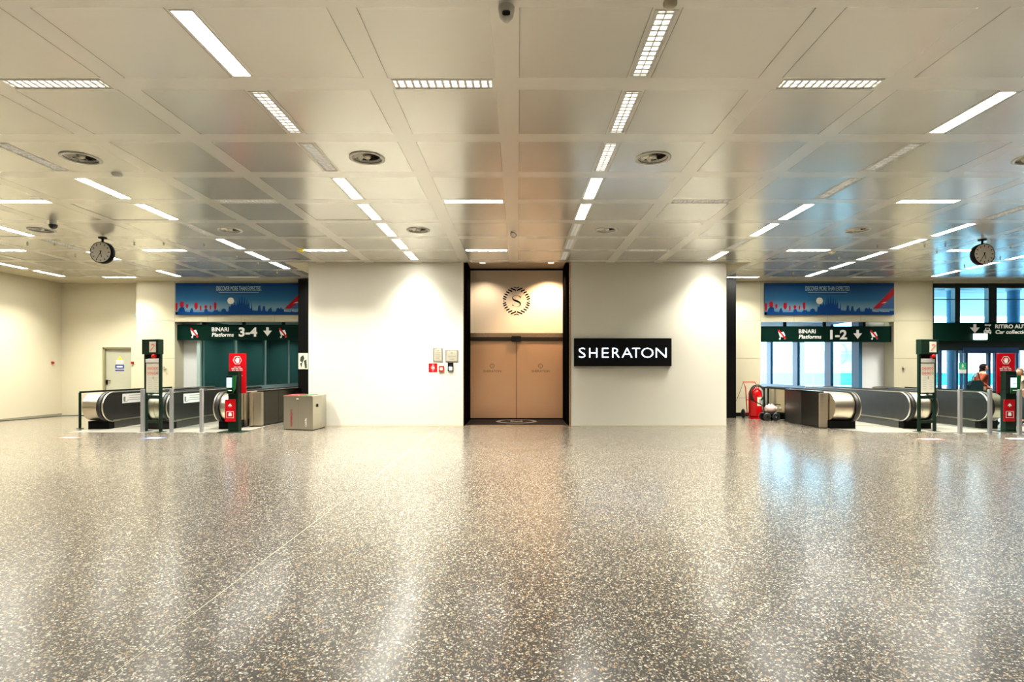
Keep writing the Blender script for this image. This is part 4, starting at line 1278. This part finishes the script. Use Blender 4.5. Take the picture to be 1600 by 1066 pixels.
a = MB(); a.prism([(X(470, 14.7), 14.62), (X(484, 14.7), 14.56), (X(484, 14.7), 15.3), (X(470, 14.7), 15.3)], 'z', .90, .912); a.build('green_opening', 'scanner_green', t, world=True)
dirv = (Vector((bxc, 14.42, 0)) - Vector((bx0, 14.62, 0))); Lf = dirv.length; dirv.normalize()
nrm = Vector((dirv.y, -dirv.x, 0))
def onface(u, z, off=.004):
    return Vector((bx0, 14.62, 0)) + dirv * u + nrm * off + Vector((0, 0, z))
a = MB(); a._add([onface(Lf * .5, .04), onface(Lf * .5 + .006, .04), onface(Lf * .5 + .006, .86), onface(Lf * .5, .86)], [(0, 1, 2, 3)]); a.build('door_gap', 'joint', t, world=True)
def vtext(mb, s, u, z0, z1, h):
    # text running upward
    vs, fs = text_verts(s, .03)
    m0 = min(v.x for v in vs); m1 = max(v.x for v in vs)
    mb._add([onface(u - v.y / .729 * h, z0 + (v.x - m0) / (m1 - m0) * (z1 - z0), .006) for v in vs], fs)
a = MB(); vtext(a, 'INDIFFERENZIATA', Lf * .30, .10, .55, .055); a.build('red_lettering', 'dark_red', t, world=True)
a = MB(); vtext(a, 'CARTA', Lf * .80, .10, .32, .055); a.build('white_lettering', 'pale_print', t, world=True)
a = MB(); p = onface(Lf * .48, .82, .01); a.box(p.x - .02, p.x + .03, p.y - .01, p.y + .01, p.z - .012, p.z + .012); a.build('latch', 'white_metal', t, world=True)
sd_ = (Vector((bx1, 14.95, 0)) - Vector((bxc, 14.42, 0))); nr2 = Vector((sd_.y, -sd_.x, 0)).normalized() * .006
c0 = Vector((bxc, 14.42, 0)) + sd_ * .35 + nr2; c1 = Vector((bxc, 14.42, 0)) + sd_ * .6 + nr2
a = MB(); a._add([c0 + Vector((0, 0, .60)), c1 + Vector((0, 0, .60)), c1 + Vector((0, 0, .68)), c0 + Vector((0, 0, .68))], [(0, 1, 2, 3)]); a.build('side_keyhole', 'black', t, world=True)

# floor markers
for lab, x0, x1, y0, y1, mt in (('reddish floor marker at left of the 3-4 landing', X(98, 13.0), X(127, 13.0), 12.82, 13.02, 'floor_red'),
                                ('red floor marker with white core in front of the 1-2 landing', X(1433, 12.75), X(1466, 12.75), 12.55, 12.78, 'floor_red'),
                                ('pale floor marker in front of the right kiosk', X(1574, 12.75), X(1605, 12.75), 12.65, 12.82, 'pale_print'),
                                ('white and blue floor marker below the left grey posts', X(228, 12.9), X(256, 12.9), 12.70, 13.0, 'floor_blue')):
    t = thing('floor_sticker', lab, 'floor marking', ((x0 + x1) / 2, (y0 + y1) / 2, 0))
    a = MB(); a.prism([(x0, y0), (x1, y0), (x1, y1), (x0, y1)], 'z', .0005, .003); a.build('sheet', mt, t, world=True)
    a = MB(); a.prism([(x0 + .12, y0 + .06), (x1 - .08, y0 + .06), (x1 - .08, y1 - .05), (x0 + .12, y1 - .05)], 'z', .003, .004); a.build('print', 'pale_print', t, world=True)

# wheeled fire extinguisher
ey = 18.0
ex = X(1180, ey)
t = thing('fire_extinguisher', 'large red wheeled fire extinguisher standing left of the 1-2 escalators', 'fire extinguisher', (ex, ey, 0))
r = .205
a = MB(); a.lathe([(.0001, .06), (r * .9, .06), (r, .10), (r, .80), (r * .93, .88), (r * .7, .95), (r * .35, .985), (.05, .99), (.05, 1.04), (.0001, 1.04)], (0, 0, 0), 'z', 32); a.build('cylinder', 'red_gloss', t)
a = MB(); a.lathe([(r * .8, 0), (r + .03, 0), (r + .03, .035), (r * .8, .035)], (0.03, 0, 0), 'z', 28); a.lathe([(r * .75, .03), (r * .75, .08)], (0, 0, 0), 'z', 28); a.build('base_ring', 'red', t)
a = MB(); a.tube([(-.24, .05, .10), (-.27, .10, 1.0), (-.36, .10, 1.18), (.02, .10, 1.18), (.16, .10, 1.0), (.19, .08, .10)], .016, 8); a.tube([(-.26, .08, .6), (.18, .08, .6)], .014, 8); a.build('carrying_frame', 'red', t)
a = MB()
for i in range(2):
    rr_ = .235 - i * .03
    a.tube([(.0 + rr_ * math.cos(q0), -.14 - i * .04, .82 + rr_ * 1.15 * math.sin(q0)) for q0 in [math.radians(-60 + 300 * k / 28) for k in range(29)]], .021, 8)
a.build('hose', 'rubber', t)
a = MB(); a.box(-.04, .04, -.05, .05, 1.03, 1.10); a.cyl((0, -.03, 1.06), .03, .05, 'y'); a.build('valve', 'steel_bright', t)
a = MB()
seg = 10; y0s = []
vs = [];
for i in range(seg + 1):
    an = math.radians(-95 + 62 * i / seg); 
    for z in (.42, .70): vs.append(((r + .003) * math.cos(an), (r + .003) * math.sin(an), z))
a._add(vs, [(2 * i, 2 * i + 2, 2 * i + 3, 2 * i + 1) for i in range(seg)]); lb = a.build('label_sheet', 'cream_paper', t)
a = MB()
for i, an in enumerate((-80, -66, -55)):
    q0 = math.radians(an); q1 = math.radians(an + 8)
    a._add([((r + .005) * math.cos(q), (r + .005) * math.sin(q), z) for q, z in ((q0, .48), (q1, .48), (q1, .64), (q0, .64))], [(0, 1, 2, 3)])
a.build('label_print', 'plaque_print', lb)
for sx in (-1,):
    for xx in (-.33, .28):
        a = MB(); a.lathe([(.06, -.025), (.13, -.025), (.15, -.01), (.15, .01), (.13, .025), (.06, .025), (.06, -.025)], (xx, .14, .15), 'x', 28); a.cyl((xx - .03, .14, .15), .06, .06, 'x'); a.build('wheel', 'rubber', t)
a = MB(); a.tube([(-.33, .14, .15), (.28, .14, .15)], .014, 8); a.build('axle', 'black', t)
a = MB(); a.tube([(-.34, .10, 1.18), (-.42, .2, .85), (-.50, .3, .55)], .006, 6); a.build('handle_cable', 'black', t)

# pump cart beside it
t = thing('pump_cart', 'small black wheeled cart with a pinkish motor beside the extinguisher', 'cart', (7.93, 17.35, 0))
a = MB(); a.box(-.26, .24, -.15, .15, .18, .22); a.bar((-.22, 0, .2), (-.22, 0, .08), .04); a.box(-.2, .2, -.12, .12, .12, .18); a.build('chassis', 'black', t, bevel=.005)
a = MB(); a.lathe([(.0001, -.19), (.07, -.18), (.115, -.12), (.125, 0), (.12, .08), (.09, .14), (.0001, .15)], (.0, 0, .36), 'x', 24); a.build('motor', 'tank_pink', t)
a = MB(); a.lathe([(.03, 0), (.05, .01), (.05, .04), (.0001, .045)], (.15, 0, .37), 'x', 16); a.cyl((-.05, 0, .46), .03, .05); a.cyl((.03, 0, .46), .02, .06); a.build('fitting', 'white_metal', t)
a = MB(); a.lathe([(.0001, -.05), (.05, -.03), (.06, 0), (.05, .03), (.0001, .05)], (.28, -.03, .36), 'x', 16); a.build('pump_head', 'steel_bright', t)
for x_, y_ in ((.10, -.17), (.10, .13), (-.18, -.17), (-.18, .13)):
    a = MB(); a.lathe([(.03, 0), (.10, 0), (.12, .01), (.12, .035), (.10, .045), (.03, .045), (.03, 0)], (x_, y_, .12), 'y', 24); a.build('wheel', 'rubber', t)
a = MB(); a.tube([(-.1, 0, .4), (-.25, 0, .46), (-.62, .05, .66)], .016, 8); a.tube([(.05, -.02, .46), (.18, -.04, .50), (.30, .0, .48)], .014, 6); a.build('tow_handle', 'black', t)

# ------------------------------------------------------------------ glazed front at right
t = thing('window_1', None, None, (14.17, DW, 0)); t['kind'] = 'structure'
FX0, FX1 = 14.17, XR
zw0, zw1 = Z(504.6, DW), Z(450, DW)
a = MB(); a.box(FX0, FX1, DW, DW + .12, zw1, Z(443, DW)); a.box(FX0, FX1, DW + .02, DW + .08, Z(468.6, DW), Z(467.2, DW)); a.box(FX0 - .01, FX0 + .04, DW, DW + .1, 0, CZ); a.build('window_frame', 'facade_black', t, world=True)
for p0, p1 in ((1491.5, 1499.6), (1544, 1556.8), (1610, 1622), (1668, 1680), (1726, 1738)):
    a = MB(); a.box(X(p0, DW), X(p1, DW), DW - .02, DW + .16, zw0, Z(443, DW)); a.build('mullion', 'facade_black', t, world=True)
a = MB(); a.box(FX0, FX1, DW + .05, DW + .06, zw0, zw1); a.build('window_pane', 'window_glass', t, world=True)
a = MB(); a.box(FX0, FX1, DW - .02, DW + .2, Z(443, DW), CZ + .5); struct('wall_facade', a, 'wall_paint')
# direction sign
t = thing('direction_sign', 'long dark green overhead sign reading RITIRO AUTO Car collection', 'sign', (FX0, DW, Z(533, DW)))
a = MB(); a.box(FX0, FX1, DW - .10, DW + .10, Z(533.3, DW), zw0); a.build('panel', 'sign_green', t, world=True)
a = MB(); ys_ = DW - .104
down_arrow(a, X(1523.2, ys_), Z(520.5, ys_), Z(506.5, ys_), ys_, .56)
cx, cz = X(1543, ys_), Z(516.5, ys_)
flat(a, [(cx - .10, cz + .0), (cx - .065, cz + .09), (cx + .065, cz + .09), (cx + .10, cz + .0)], ys_)
flat(a, [(cx - .13, cz - .085), (cx + .13, cz - .085), (cx + .125, cz + .0), (cx - .125, cz + .0)], ys_)
a.box(cx - .12, cx - .07, ys_, ys_ + .001, cz - .12, cz - .085); a.box(cx + .07, cx + .12, ys_, ys_ + .001, cz - .12, cz - .085)
a.box(cx - .05, cx + .12, ys_, ys_ + .001, cz + .165, cz + .20); disc(a, cx - .06, cz + .18, .035, ys_, 14); a.box(cx + .05, cx + .075, ys_, ys_ + .001, cz + .135, cz + .165)
add_text(a, 'RITIRO AUTO', X(1555, ys_), X(1611, ys_), Z(513, ys_), Z(507, ys_), ys_, bold=.03)
add_text(a, 'Car collection', X(1555, ys_), X(1608, ys_), Z(521.5, ys_), Z(515.7, ys_), ys_, bold=.03, shear=.15)
a.build('lettering', 'white_print', t, world=True)
a = MB(); wsh = ys_ - .002
flat(a, [(cx - .055, cz + .02), (cx - .04, cz + .07), (cx + .04, cz + .07), (cx + .055, cz + .02)], wsh); disc(a, cx - .08, cz - .035, .02, wsh, 12); disc(a, cx + .08, cz - .035, .02, wsh, 12)
a.build('car_windows', 'sign_green', t, world=True)
t = thing('exit_sign', 'glowing white exit sign box below the arrow on the green sign', 'exit sign', (X(1526.5, DW), DW - .12, Z(531, DW)))
a = MB(); a.box(X(1516.5, DW), X(1536.5, DW), DW - .17, DW - .108, Z(531.2, DW), Z(522, DW)); a.build('lit_panel', 'sign_lit', t, world=True, bevel=.01)
a = MB(); a.box(X(1516, DW), X(1537, DW), DW - .155, DW - .108, Z(522.2, DW), Z(521.6, DW)); a.build('housing', 'white_metal', t, world=True)
# doors below
t = thing('door_2', None, None, (FX0, DW, 0)); t['kind'] = 'structure'
a = MB(); a.box(FX0, FX1, DW, DW + .3, Z(547.5, DW), Z(533.3, DW)); a.build('header', 'facade_black', t, world=True)
a = MB(); a.box(X(1504, DW), X(1590, DW), DW - .05, DW + .25, Z(552, DW), Z(543.5, DW)); a.build('sliding_header', 'frame_blue', t, world=True)
for p0, p1 in ((1468.5, 1472.3), (1494.6, 1498), (1503.6, 1505.4), (1509.4, 1513.2), (1545, 1548.8), (1555.6, 1558.2), (1588.8, 1591.6), (1640, 1644), (1690, 1694)):
    a = MB(); a.box(X(p0, DW), X(p1, DW), DW + .02, DW + .12, 0, Z(547.5, DW)); a.build('door_post', 'frame_blue', t, world=True)
a = MB(); a.box(FX0, X(1513, DW), DW + .06, DW + .07, .1, Z(547.5, DW)); a.box(X(1545, DW), FX1, DW + .06, DW + .07, .1, Z(547.5, DW)); a.build('glass_pane', 'clear_glass', t, world=True)
for p in (1503, 1525):
    pass
t = thing('exit_notice_and_reflection', 'green emergency exit notice on the glass door post', 'sign', (X(1503, DW), DW - .02, Z(577, DW)))
a = MB(); a.box(X(1497.8, DW), X(1508.6, DW), DW - .03, DW - .005, Z(577.3, DW), Z(567, DW)); a.build('panel', 'exit_green', t, world=True)
a = MB(); cx, cz, yn = X(1503, DW), Z(571.5, DW), DW - .033
disc(a, cx, cz + .05, .02, yn, 12); flat(a, [(cx - .03, cz - .05), (cx + .03, cz - .05), (cx + .035, cz + .03), (cx - .035, cz + .03)], yn); a.box(cx - .07, cx + .07, yn, yn + .001, cz - .085, cz - .07)
a.build('print', 'pale_print', t, world=True)
a = MB(); a.box(X(1497.8, DW), X(1508.6, DW), DW - .03, DW - .005, Z(583.5, DW), Z(577.5, DW)); a.build('lower_notice', 'pale_print', t, world=True)
t = thing('exit_notice_and_reflection', 'pale green reflection of the exit notice, built as a panel on the sliding glass', 'sign', (X(1519, DW), DW + .3, Z(577, DW)))
a = MB(); a.box(X(1514.5, DW), X(1522.5, DW), DW + .28, DW + .29, Z(577.3, DW), Z(568.5, DW)); a.build('panel', 'exit_green', t, world=True)  # mirror image of the first notice, modelled as a coloured panel
a = MB(); a.box(X(1515.8, DW), X(1520.8, DW), DW + .275, DW + .28, Z(583.5, DW), Z(570.5, DW)); a.build('print', 'pale_print', t, world=True)

# ------------------------------------------------------------------ outdoors
a = MB(); a.box(12.6, 90, DW + .4, 90, -.31, -.01); struct('ground', a, 'outside_white')
a = MB(); a.box(13.2, 70, 19.6, 40, 5.4, 5.6)
for i in range(8): a.box(13.4, 70, 20.5 + i * 2.4, 20.7 + i * 2.4, 5.2, 5.4)
tag(a.build('canopy', 'outside_white'), 'pale blue canopy slab outside the upper windows at right', 'canopy')
CLM = [(X(1487.5, 24), 24, .19), (X(1583.5, 24), 24, .22), (20.5, 29.0, .3), (15.2, 30.0, .3)]
for (x, y, r_), lab in zip(CLM, ('blue outdoor column seen beside the first window mullion', 'wide blue outdoor column behind the lettering of the green sign',
                                 'pale outdoor column seen through the 1-2 portal, right one', 'pale outdoor column seen through the 1-2 portal, left one')):
    t = thing('column', lab, 'column', (x, y, 0))
    a = MB(); a.cyl((0, 0, 0), r_, 5.4, seg=28); a.build('shaft', 'outside_column', t)
    a = MB(); a.cyl((0, 0, 5.0), r_ * 1.25, .2, seg=28); a.cyl((0, 0, 0), r_ * 1.2, .12, seg=28); a.build('collar', 'outside_grey', t)
t = thing('outdoor_railing', 'teal glass railing outside beyond the 1-2 portal and the doors', 'railing', (14, 36, 0))
for i in range(16):
    x0 = 14 + i * 2.6
    a = MB(); a.box(x0 + .04, x0 + 2.56, 36, 36.02, .55, 1.35); a.build('glass_panel', 'rail_glass', t, world=True)
for i in range(17):
    a = MB(); a.box(14 + i * 2.6 - .03, 14 + i * 2.6 + .03, 35.98, 36.04, 0, 1.43); a.build('post', 'outside_grey', t, world=True)
a = MB(); a.tube([(14, 36.01, 1.45), (56, 36.01, 1.45)], .03, 8); a.box(14, 56, 35.95, 36.07, .25, .5); a.build('top_rail', 'outside_white', t, world=True)
t = thing('elevated_tube', 'long silver tubular walkway outside, seen through the 1-2 portal', 'walkway', (30, 44, 0))
a = MB(); a.tube([(14, 46, 2.7), (30, 44, 2.9), (60, 40, 3.2)], .8, 20); a.build('tube_shell', 'tube_metal', t, world=True)
for x in (18, 26, 34, 42, 50):
    a = MB(); yy = 46 - (x - 14) * .125; a.lathe([(.82, -.06), (.86, -.06), (.86, .06), (.82, .06)], (x, yy, 2.75 + (x - 14) * .01), 'x', 24); a.build('ring', 'outside_grey', t, world=True)
for x in (22, 38, 52):
    a = MB(); a.cyl((x, 46 - (x - 14) * .125, 0), .25, 2.2); a.build('support', 'outside_grey', t, world=True)
t = thing('building', 'pale flat building outside beyond the tubular walkway', 'building', (40, 62, 0))
a = MB(); a.box(18, 75, 60, 70, 0, 3.0); a.build('walls', 'outside_white', t, world=True)
for i in range(9):
    a = MB(); a.box(20 + i * 6, 23.4 + i * 6, 59.9, 60, .9, 2.2); a.build('window', 'outside_grey', t, world=True)
a = MB(); a.box(17.6, 75.4, 59.6, 70.4, 3.0, 3.3); a.build('roof', 'outside_grey', t, world=True)

# ------------------------------------------------------------------ people
def skin_mesh(name, verts, edges, radii, mat, parent, sub=2, root=0):
    me = bpy.data.meshes.new(name)
    me.from_pydata(verts, edges, [])
    me.materials.append(M[mat])
    o = bpy.data.objects.new(name, me)
    COL.objects.link(o)
    o.parent = parent
    o.modifiers.new('skin', 'SKIN').use_smooth_shade = True
    for i, r_ in enumerate(radii):
        s = me.skin_vertices[0].data[i]
        s.radius = (r_, r_) if not isinstance(r_, tuple) else r_
        s.use_root = (i == root)
    sb = o.modifiers.new('sub', 'SUBSURF'); sb.levels = sub; sb.render_levels = sub
    return o

def ellip(mb, c, r, seg=20, rings=12, f=None):
    vs, fs = [], []
    for j in range(rings + 1):
        ph = PI * j / rings
        for i in range(seg):
            th = 2 * PI * i / seg
            p = Vector((math.sin(ph) * math.cos(th), math.sin(ph) * math.sin(th), math.cos(ph)))
            if f: p = f(p)
            vs.append((c[0] + p.x * r[0], c[1] + p.y * r[1], c[2] + p.z * r[2]))
    for j in range(rings):
        for i in range(seg):
            a_, b_ = j * seg + i, j * seg + (i + 1) % seg
            fs.append((a_, b_, b_ + seg, a_ + seg))
    mb._add(vs, fs, 0, True)

def person(lab, x, y, rot, H, skinm, hair, top, inner, legs, arms, hairlen):
    """figure facing local +x; H = standing height"""
    t = thing('person', lab, 'person', (x, y, 0), rot)
    s = H / 1.72
    V = lambda *p: tuple(c * s for c in p)
    verts = [V(0, 0, .96), V(.02, 0, 1.12), V(.03, 0, 1.30), V(.02, 0, 1.42), V(.03, 0, 1.50), V(.045, 0, 1.56)]
    rad = [(.115 * s, .16 * s), (.10 * s, .135 * s), (.105 * s, .16 * s), (.085 * s, .13 * s), .05 * s, .05 * s]
    edges = [(i, i + 1) for i in range(5)]
    for sy in (-1, 1):
        hip = len(verts)
        kx = .06 * sy; ax_ = .0 + .10 * sy
        verts += [V(0, .095 * sy, .90), V(.03 + kx, .10 * sy, .50), V(ax_ - .03, .10 * sy, .09), V(ax_ + .12, .11 * sy, .035)]
        rad += [.09 * s, .058 * s, .04 * s, .034 * s]
        edges += [(0, hip), (hip, hip + 1), (hip + 1, hip + 2), (hip + 2, hip + 3)]
        sh = len(verts)
        el, wr = arms[sy]
        verts += [V(.015, .185 * sy, 1.40), V(*el), V(*wr)]
        rad += [.058 * s, .043 * s, .03 * s]
        edges += [(3, sh), (sh, sh + 1), (sh + 1, sh + 2)]
        # hand: palm and five fingers
        wv = Vector(wr); ev = Vector(el); d = (wv - ev).normalized(); side = d.cross(Vector((0, 0, 1))).normalized(); up_ = side.cross(d)
        pm = len(verts)
        verts.append(tuple((wv + d * .055) * s)); rad.append((.034 * s, .018 * s)); edges.append((sh + 2, pm))
        for q_, (off, ln) in enumerate(((-.028, .06), (-.010, .075), (.010, .07), (.028, .055))):
            k = len(verts)
            verts.append(tuple((wv + d * .10 + side * off) * s)); verts.append(tuple((wv + d * (.10 + ln * .6) + side * off * 1.1 - up_ * .02) * s))
            rad += [.009 * s, .007 * s]; edges += [(pm, k), (k, k + 1)]
        k = len(verts)
        verts.append(tuple((wv + d * .05 + side * -.05 + up_ * .01) * s)); verts.append(tuple((wv + d * .085 + side * -.062) * s)); rad += [.010 * s, .008 * s]; edges += [(pm, k), (k, k + 1)]
    body = skin_mesh('body', verts, edges, rad, skinm, t)
    # head
    def hf(p):
        q = p.copy()
        if q.z < 0: q.y *= 1 + .25 * q.z; q.x *= 1 + .10 * q.z
        if q.x > .7 and abs(q.y) < .25 and -.25 < q.z < .15: q.x += .16 * (1 - abs(q.y) / .25)
        if q.x > .5 and -.65 < q.z < -.5: q.x += .04
        return q
    hd = MB(); hc = (.075 * s, 0, (H / s - .12) * s); ellip(hd, hc, (.098 * s, .077 * s, .118 * s), 28, 20, hf)
    for sy in (-1, 1): ellip(hd, (hc[0] - .005, sy * .078 * s, hc[2] - .005), (.018 * s, .008 * s, .03 * s), 10, 8)
    h_ = hd.build('head', skinm, t)
    e = MB()
    for sy in (-1, 1): ellip(e, (hc[0] + .085 * s, sy * .032 * s, hc[2] + .012 * s), (.010 * s, .014 * s, .008 * s), 10, 6)
    e.build('eyes', 'black', h_)
    e = MB(); ellip(e, (hc[0] + .088 * s, 0, hc[2] - .062 * s), (.010 * s, .026 * s, .007 * s), 10, 6); e.build('mouth', 'dark_red', h_)
    hr = MB(); ellip(hr, (hc[0] - .018 * s, 0, hc[2] + .022 * s), (.108 * s, .090 * s, .118 * s), 24, 16, lambda p: Vector((p.x if not (p.x > .3 and p.z < .45) else p.x * .55, p.y, p.z)))
    if hairlen: ellip(hr, (hc[0] - .075 * s, 0, hc[2] - .10 * s), (.055 * s, .075 * s, hairlen * s), 18, 12)
    hr.build('hair', hair, t)
    # jacket: torso shell and sleeves
    vt = [V(0, 0, .88), V(.01, 0, 1.0), V(.02, 0, 1.14), V(.03, 0, 1.30), V(.02, 0, 1.42)]
    rt = [(.145 * s, .195 * s), (.135 * s, .18 * s), (.125 * s, .155 * s), (.13 * s, .18 * s), (.10 * s, .15 * s)]
    et = [(0, 1), (1, 2), (2, 3), (3, 4)]
    for sy in (-1, 1):
        el, wr = arms[sy]
        k = len(vt); ww = Vector(wr) * .85 + Vector(el) * .15
        vt += [V(.015, .19 * sy, 1.40), V(*el), tuple(ww * s)]
        rt += [.075 * s, .062 * s, .045 * s]; et += [(4, k), (k, k + 1), (k + 1, k + 2)]
    skin_mesh('jacket', vt, et, rt, top, t)
    sh = MB(); ellip(sh, V(.10, 0, 1.22), (.06 * s, .075 * s, .22 * s), 18, 12); sh.build('shirt', inner, t)
    vt = [V(0, 0, .97), V(0, 0, .90)]; rt = [(.125 * s, .165 * s), (.12 * s, .165 * s)]; et = [(0, 1)]
    for sy in (-1, 1):
        k = len(vt); kx = .06 * sy; ax_ = .10 * sy
        vt += [V(0, .095 * sy, .84), V(.03 + kx, .10 * sy, .50), V(ax_ - .03, .10 * sy, .12)]
        rt += [.105 * s, .075 * s, .062 * s]; et += [(1, k), (k, k + 1), (k + 1, k + 2)]
    skin_mesh('trousers', vt, et, rt, legs, t)
    for sy in (-1, 1):
        a = MB(); ellip(a, V(.10 * sy + .04, .105 * sy, .045), (.14 * s, .052 * s, .045 * s), 18, 10); a.build('shoe', 'black', t)
    return t
py_ = 17.6
person('person in a rust coloured jacket with dark hair, standing behind the right escalator', X(1533, py_), py_, math.radians(-18), 1.76, 'skin', 'hair_black', 'jacket_rust', 'shirt_olive', 'trousers',
       {-1: ((-.17, -.30, 1.18), (.08, -.27, 1.02)), 1: ((-.08, .28, 1.12), (.10, .24, .94))}, .10)
person('fair haired person in a beige top at the right frame edge, behind the kiosk', X(1596, 16.4), 16.4, math.radians(190), 1.62, 'skin', 'hair_fair', 'top_beige', 'top_beige', 'trousers',
       {-1: ((.02, -.25, 1.12), (.22, -.18, 1.02)), 1: ((.02, .25, 1.12), (.22, .18, 1.02))}, .14)
t = thing('shoulder_bag', 'dark teal shoulder bag at the hip of the person in the rust jacket', 'bag', (14.20, 17.18, 0))
a = MB(); a.prism([(-.20, .86), (.17, .82), (.20, 1.18), (.10, 1.26), (-.16, 1.24), (-.22, 1.1)], 'y', -.07, .07); a.build('bag_body', 'bag_teal', t, bevel=.03)
a = MB(); a.tube([(-.12, 0, 1.22), (-.02, .05, 1.40), (.16, .1, 1.50), (.2, .06, 1.22)], .014, 8); a.build('strap', 'bag_teal', t)
t = thing('luggage', 'dark soft bag on a wheeled frame behind the right glass barrier', 'bag', (X(1556, 15.9), 15.9, 0))
a = MB(); a.prism([(-.22, .42), (.02, .40), (.24, .62), (.27, .92), (-.20, .95), (-.27, .7)], 'y', -.13, .13); a.build('bag_body', 'black', t, bevel=.04)
a = MB(); a.bar((-.2, 0, .42), (-.2, 0, .08), .03); a.bar((.1, 0, .45), (.02, 0, .08), .03); a.bar((-.24, 0, .08), (.10, 0, .08), .03); a.build('frame', 'black', t)
for x_ in (-.2, .05):
    a = MB(); a.lathe([(.02, -.02), (.05, -.02), (.055, 0), (.05, .02), (.02, .02), (.02, -.02)], (x_, 0, .055), 'y', 18); a.build('wheel', 'rubber', t)
